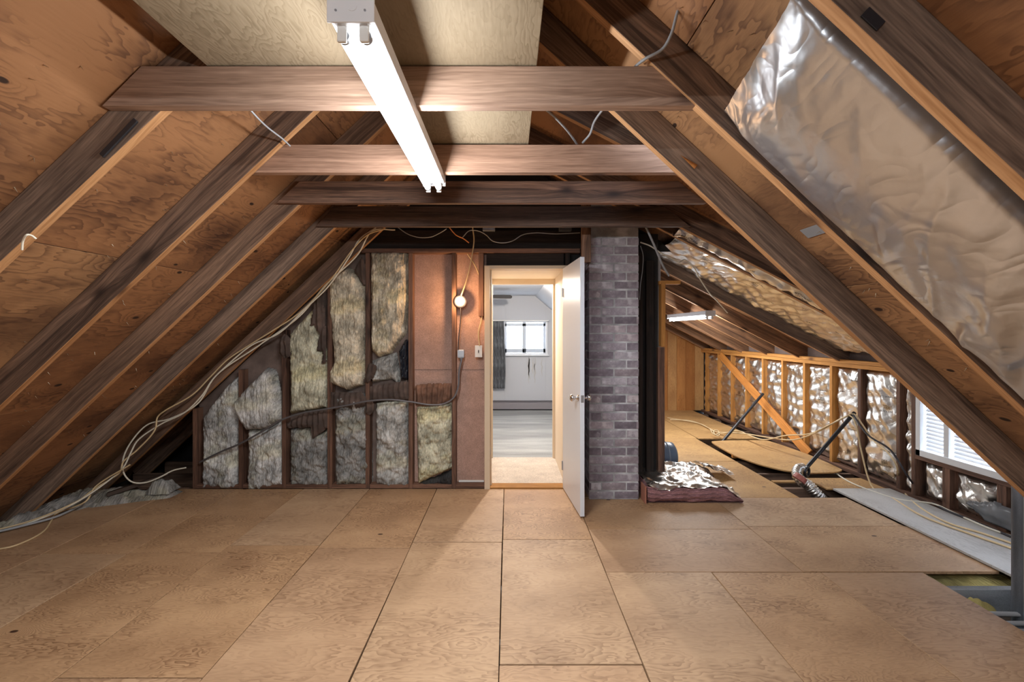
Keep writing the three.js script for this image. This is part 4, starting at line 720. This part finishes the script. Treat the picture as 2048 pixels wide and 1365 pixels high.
// cables along the kneewall foot
const gc = (px, py, y = 0.02) => ground(px, py, y);
cable([gc(1340, 840), gc(1380, 842), gc(1420, 858), gc(1440, 868), at(1475, 862, 5.7), at(1500, 872, 5.4), at(1530, 880, 5.1), at(1570, 872, 4.9), at(1620, 868, 4.6), at(1660, 850, 4.4), at(1690, 835, 4.3), at(1706, 828, 4.28), at(1725, 850, 4.15), at(1745, 880, 4.0), at(1775, 905, 3.8), at(1790, 925, 3.72), gc(1800, 968), gc(1830, 1008), gc(1900, 1048, 0.03), gc(1960, 1066, 0.03), gc(2060, 1100, 0.03)], 0.007, nmTan, 'upper tan cable draped along the kneewall past the black pipe');
cable([gc(1335, 836), gc(1400, 848), gc(1430, 864), at(1462, 866, 5.8), at(1490, 868, 5.5), at(1540, 876, 5.1), at(1590, 880, 4.75), at(1640, 862, 4.5), at(1700, 832, 4.28), at(1712, 850, 4.2), at(1722, 900, 4.1), gc(1745, 975), gc(1790, 1000), gc(1850, 1035, 0.03), gc(1950, 1072, 0.03), gc(2060, 1110, 0.03)], 0.007, nmTan, 'lower tan cable draped along the kneewall past the black pipe');
cable([gc(1655, 935), gc(1700, 965), gc(1750, 985), gc(1800, 1000), gc(1865, 1008, 0.03), gc(1905, 1025, 0.03), gc(1980, 1058, 0.03), gc(2060, 1085, 0.03)], 0.007, nmWhite, 'white cable lying straight along the grey floor strip');
cable([at(1706, 830, 4.26), at(1735, 870, 4.05), at(1780, 900, 3.85), at(1810, 945, 3.7), gc(1840, 985), gc(1890, 1020, 0.03), gc(1940, 1040, 0.03), gc(2060, 1090, 0.03)], 0.008, nmBlack, 'black cable slanting down the foil left of the blind window');
cable([at(1420, 858, 5.9), at(1426, 868, 5.85), at(1438, 872, 5.8), at(1436, 862, 5.85), at(1428, 862, 5.85), at(1430, 870, 5.8), at(1440, 866, 5.78)], 0.007, nmTan, 'small curl of tan cable on the far wing floor');
tag(mesh('plastic_sheet', pad([[2.7, 0.0], [3.15, 0.02], [3.3, 0.1], [3.1, 0.17], [2.8, 0.13]], V(KX - 0.012, 0.03, 0), EZn, EY, EXn, 0.012, (x, y, d) => 0.02 + 0.02 * crumple(x, y, 2) + 0.03 * sstep(0, 0.1, d), 0.5, 0.004), M(0x6d7074, { roughness: 0.35 })), 'crumpled dark grey plastic at the foot of the kneewall below the window', 'plastic sheet');
// loose grey debris along the left eave
{ const d = tag(stuff(mesh('loose_debris', pad([[-3.75, -3.9], [-2.86, -3.9], [-2.86, -3.72], [-3.1, -3.62], [-3.35, -3.5], [-3.6, -3.28], [-3.75, -3.1]], V(0, -0.01, 0), EX, V(0, 0, 1), EY, 0.016, (x, y, d) => 0.12 * (1 - Math.exp(-d / 0.1)) * fbm(x * 6, y * 6) * 1.4 + 0.06 * (fbm(x * 24, y * 24) - 0.4) * sstep(0, 0.05, d), 0.5), wool(0xb0aeac))), 'grey loose insulation debris in the left eave corner', 'debris');
  rod('loose_plank', V(-3.3, 0.07, -3.62), V(-2.98, 0.16, -3.86), 0.06, 0.03, lum(0x8c8682)); tag(scene.children[scene.children.length - 1], 'dusty grey plank lying in the left eave corner', 'board');
  tag(mesh('insulation_batt', pad([[-3.12, -3.86], [-2.9, -3.88], [-2.88, -3.72], [-3.05, -3.7]], V(0, 0.05, 0), EX, V(0, 0, 1), EY, 0.01, woolThick(0.09, 0.09, 0.01, 3), 0.5), wools.dark), 'dark roll of mineral wool in the left eave corner', 'insulation'); }
// closing walls out of view
struct(mesh('wall_front', box(-4.1, 3.6, -0.2, 3.5, 2.62, 2.68), fibreBrown), 'gable wall behind the camera', 'wall');
struct(mesh('wall_left', box(-4.16, -4.02, -0.2, 0.2, 2.7, -8.05), blackFelt), 'dark eave board at the far left', 'wall');
struct(mesh('wall_eave_end', box(-4.1, -1.87, -0.2, 2.2, -5.0, -5.05), blackFelt), 'black boards behind the left eave gap', 'wall');
{ const g = struct(group('wall_outer'), 'outer gable boards with the far window opening', 'wall');
  for (const [x0, x1, y0, y1] of [[-4.1, -0.4, -0.2, 3.5], [1.0, 3.6, -0.2, 3.5], [-0.4, 1.0, -0.2, 0.8], [-0.4, 1.0, 1.75, 3.5]]) mesh('wall_part', box(x0, x1, y0, y1, -8.03, -8.08), blackFelt, g); }
{ const q = rod('tape_strip', at(203, 312, 1.622), at(272, 240, 1.622), 0.008, 0.02, blackPlastic); tag(q, 'black tape strip stuck on the face of the first left rafter', 'tape');
  tag(cable([at(44, 500, 1.60), at(46, 482, 1.59), at(54, 470, 1.58), at(64, 472, 1.6), at(72, 478, 1.61)], 0.0035, nmWhite, 'x', 'cable_tie'), 'white curl of plastic tie on the first left rafter edge', 'cable tie');
  const sp = at(1376, 322, 1.985); const sg = new THREE.ConeGeometry(0.012, 0.09, 5).scale(1, 1, 0.35).rotateZ(0.9); sg.translate(sp.x, sp.y, sp.z); tag(mesh('splinter', sg, M(0xe0c088, { map: tEdge })), 'pale splintered wood on the right trimmer rafter', 'splinter');
  const k = Math.sqrt(1 + MR * MR), tx = 1.20; const tp = mesh('tape_strip', RB(0.05, 0.002, 0.16, 0.0008), M(0x8a8d92, { roughness: 0.6 })); tp.position.set(tx + MR / k * (RD - 0.003), CR - MR * tx + (RD - 0.003) / k, -1.84); tp.rotation.z = -aR; tag(tp, 'pale grey tape patch on the roof board between the right rafters', 'tape');
  const nt = at(1746, 38, 1.003); tag(mesh('rafter_notch', RB(0.05, 0.028, 0.004, 0.001).rotateZ(-aR).translate(nt.x, nt.y, nt.z), blackPlastic), 'dark notch in the face of the nearest right rafter, its shade drawn as a thin black box', 'plate'); }  // the dark of the notch is put in as a flat black box
// nail points through the roof boards
function nails(parent, c, m, x0, x1, D0, D1, n) {
  const g = new THREE.ConeGeometry(0.0022, 0.024, 5); g.rotateX(Math.PI); const im = new THREE.InstancedMesh(g, M(0xb8a890, { metalness: 0.7, roughness: 0.4 }), n), k = Math.sqrt(1 + m * m), q = new THREE.Quaternion(), e = new THREE.Euler();
  for (let i = 0; i < n; i++) { const x = rr(x0, x1), D = rr(D0, D1), p = V(x - m / k * (RD - 0.01), c + m * x + (RD - 0.01) / k, -D); e.set(rr(-0.5, 0.5), 0, Math.atan(m) + rr(-0.5, 0.5)); im.setMatrixAt(i, new THREE.Matrix4().compose(p, q.setFromEuler(e), V(1, rr(0.6, 1.4), 1))); }
  im.name = 'roofing_nails'; stuff(im); parent.add(im);
}
nails(ceilingLeft, CL, ML, -3.2, -0.6, 0.6, 3.8, 240); nails(ceilingRight, CR, -MR, 0.2, 3.0, 0.6, 1.98, 170);

scene.traverse((o) => { if (o.isMesh) { o.castShadow = true; o.receiveShadow = true; } if (o.isPointLight) o.castShadow = true; });
renderer.render(scene, camera);
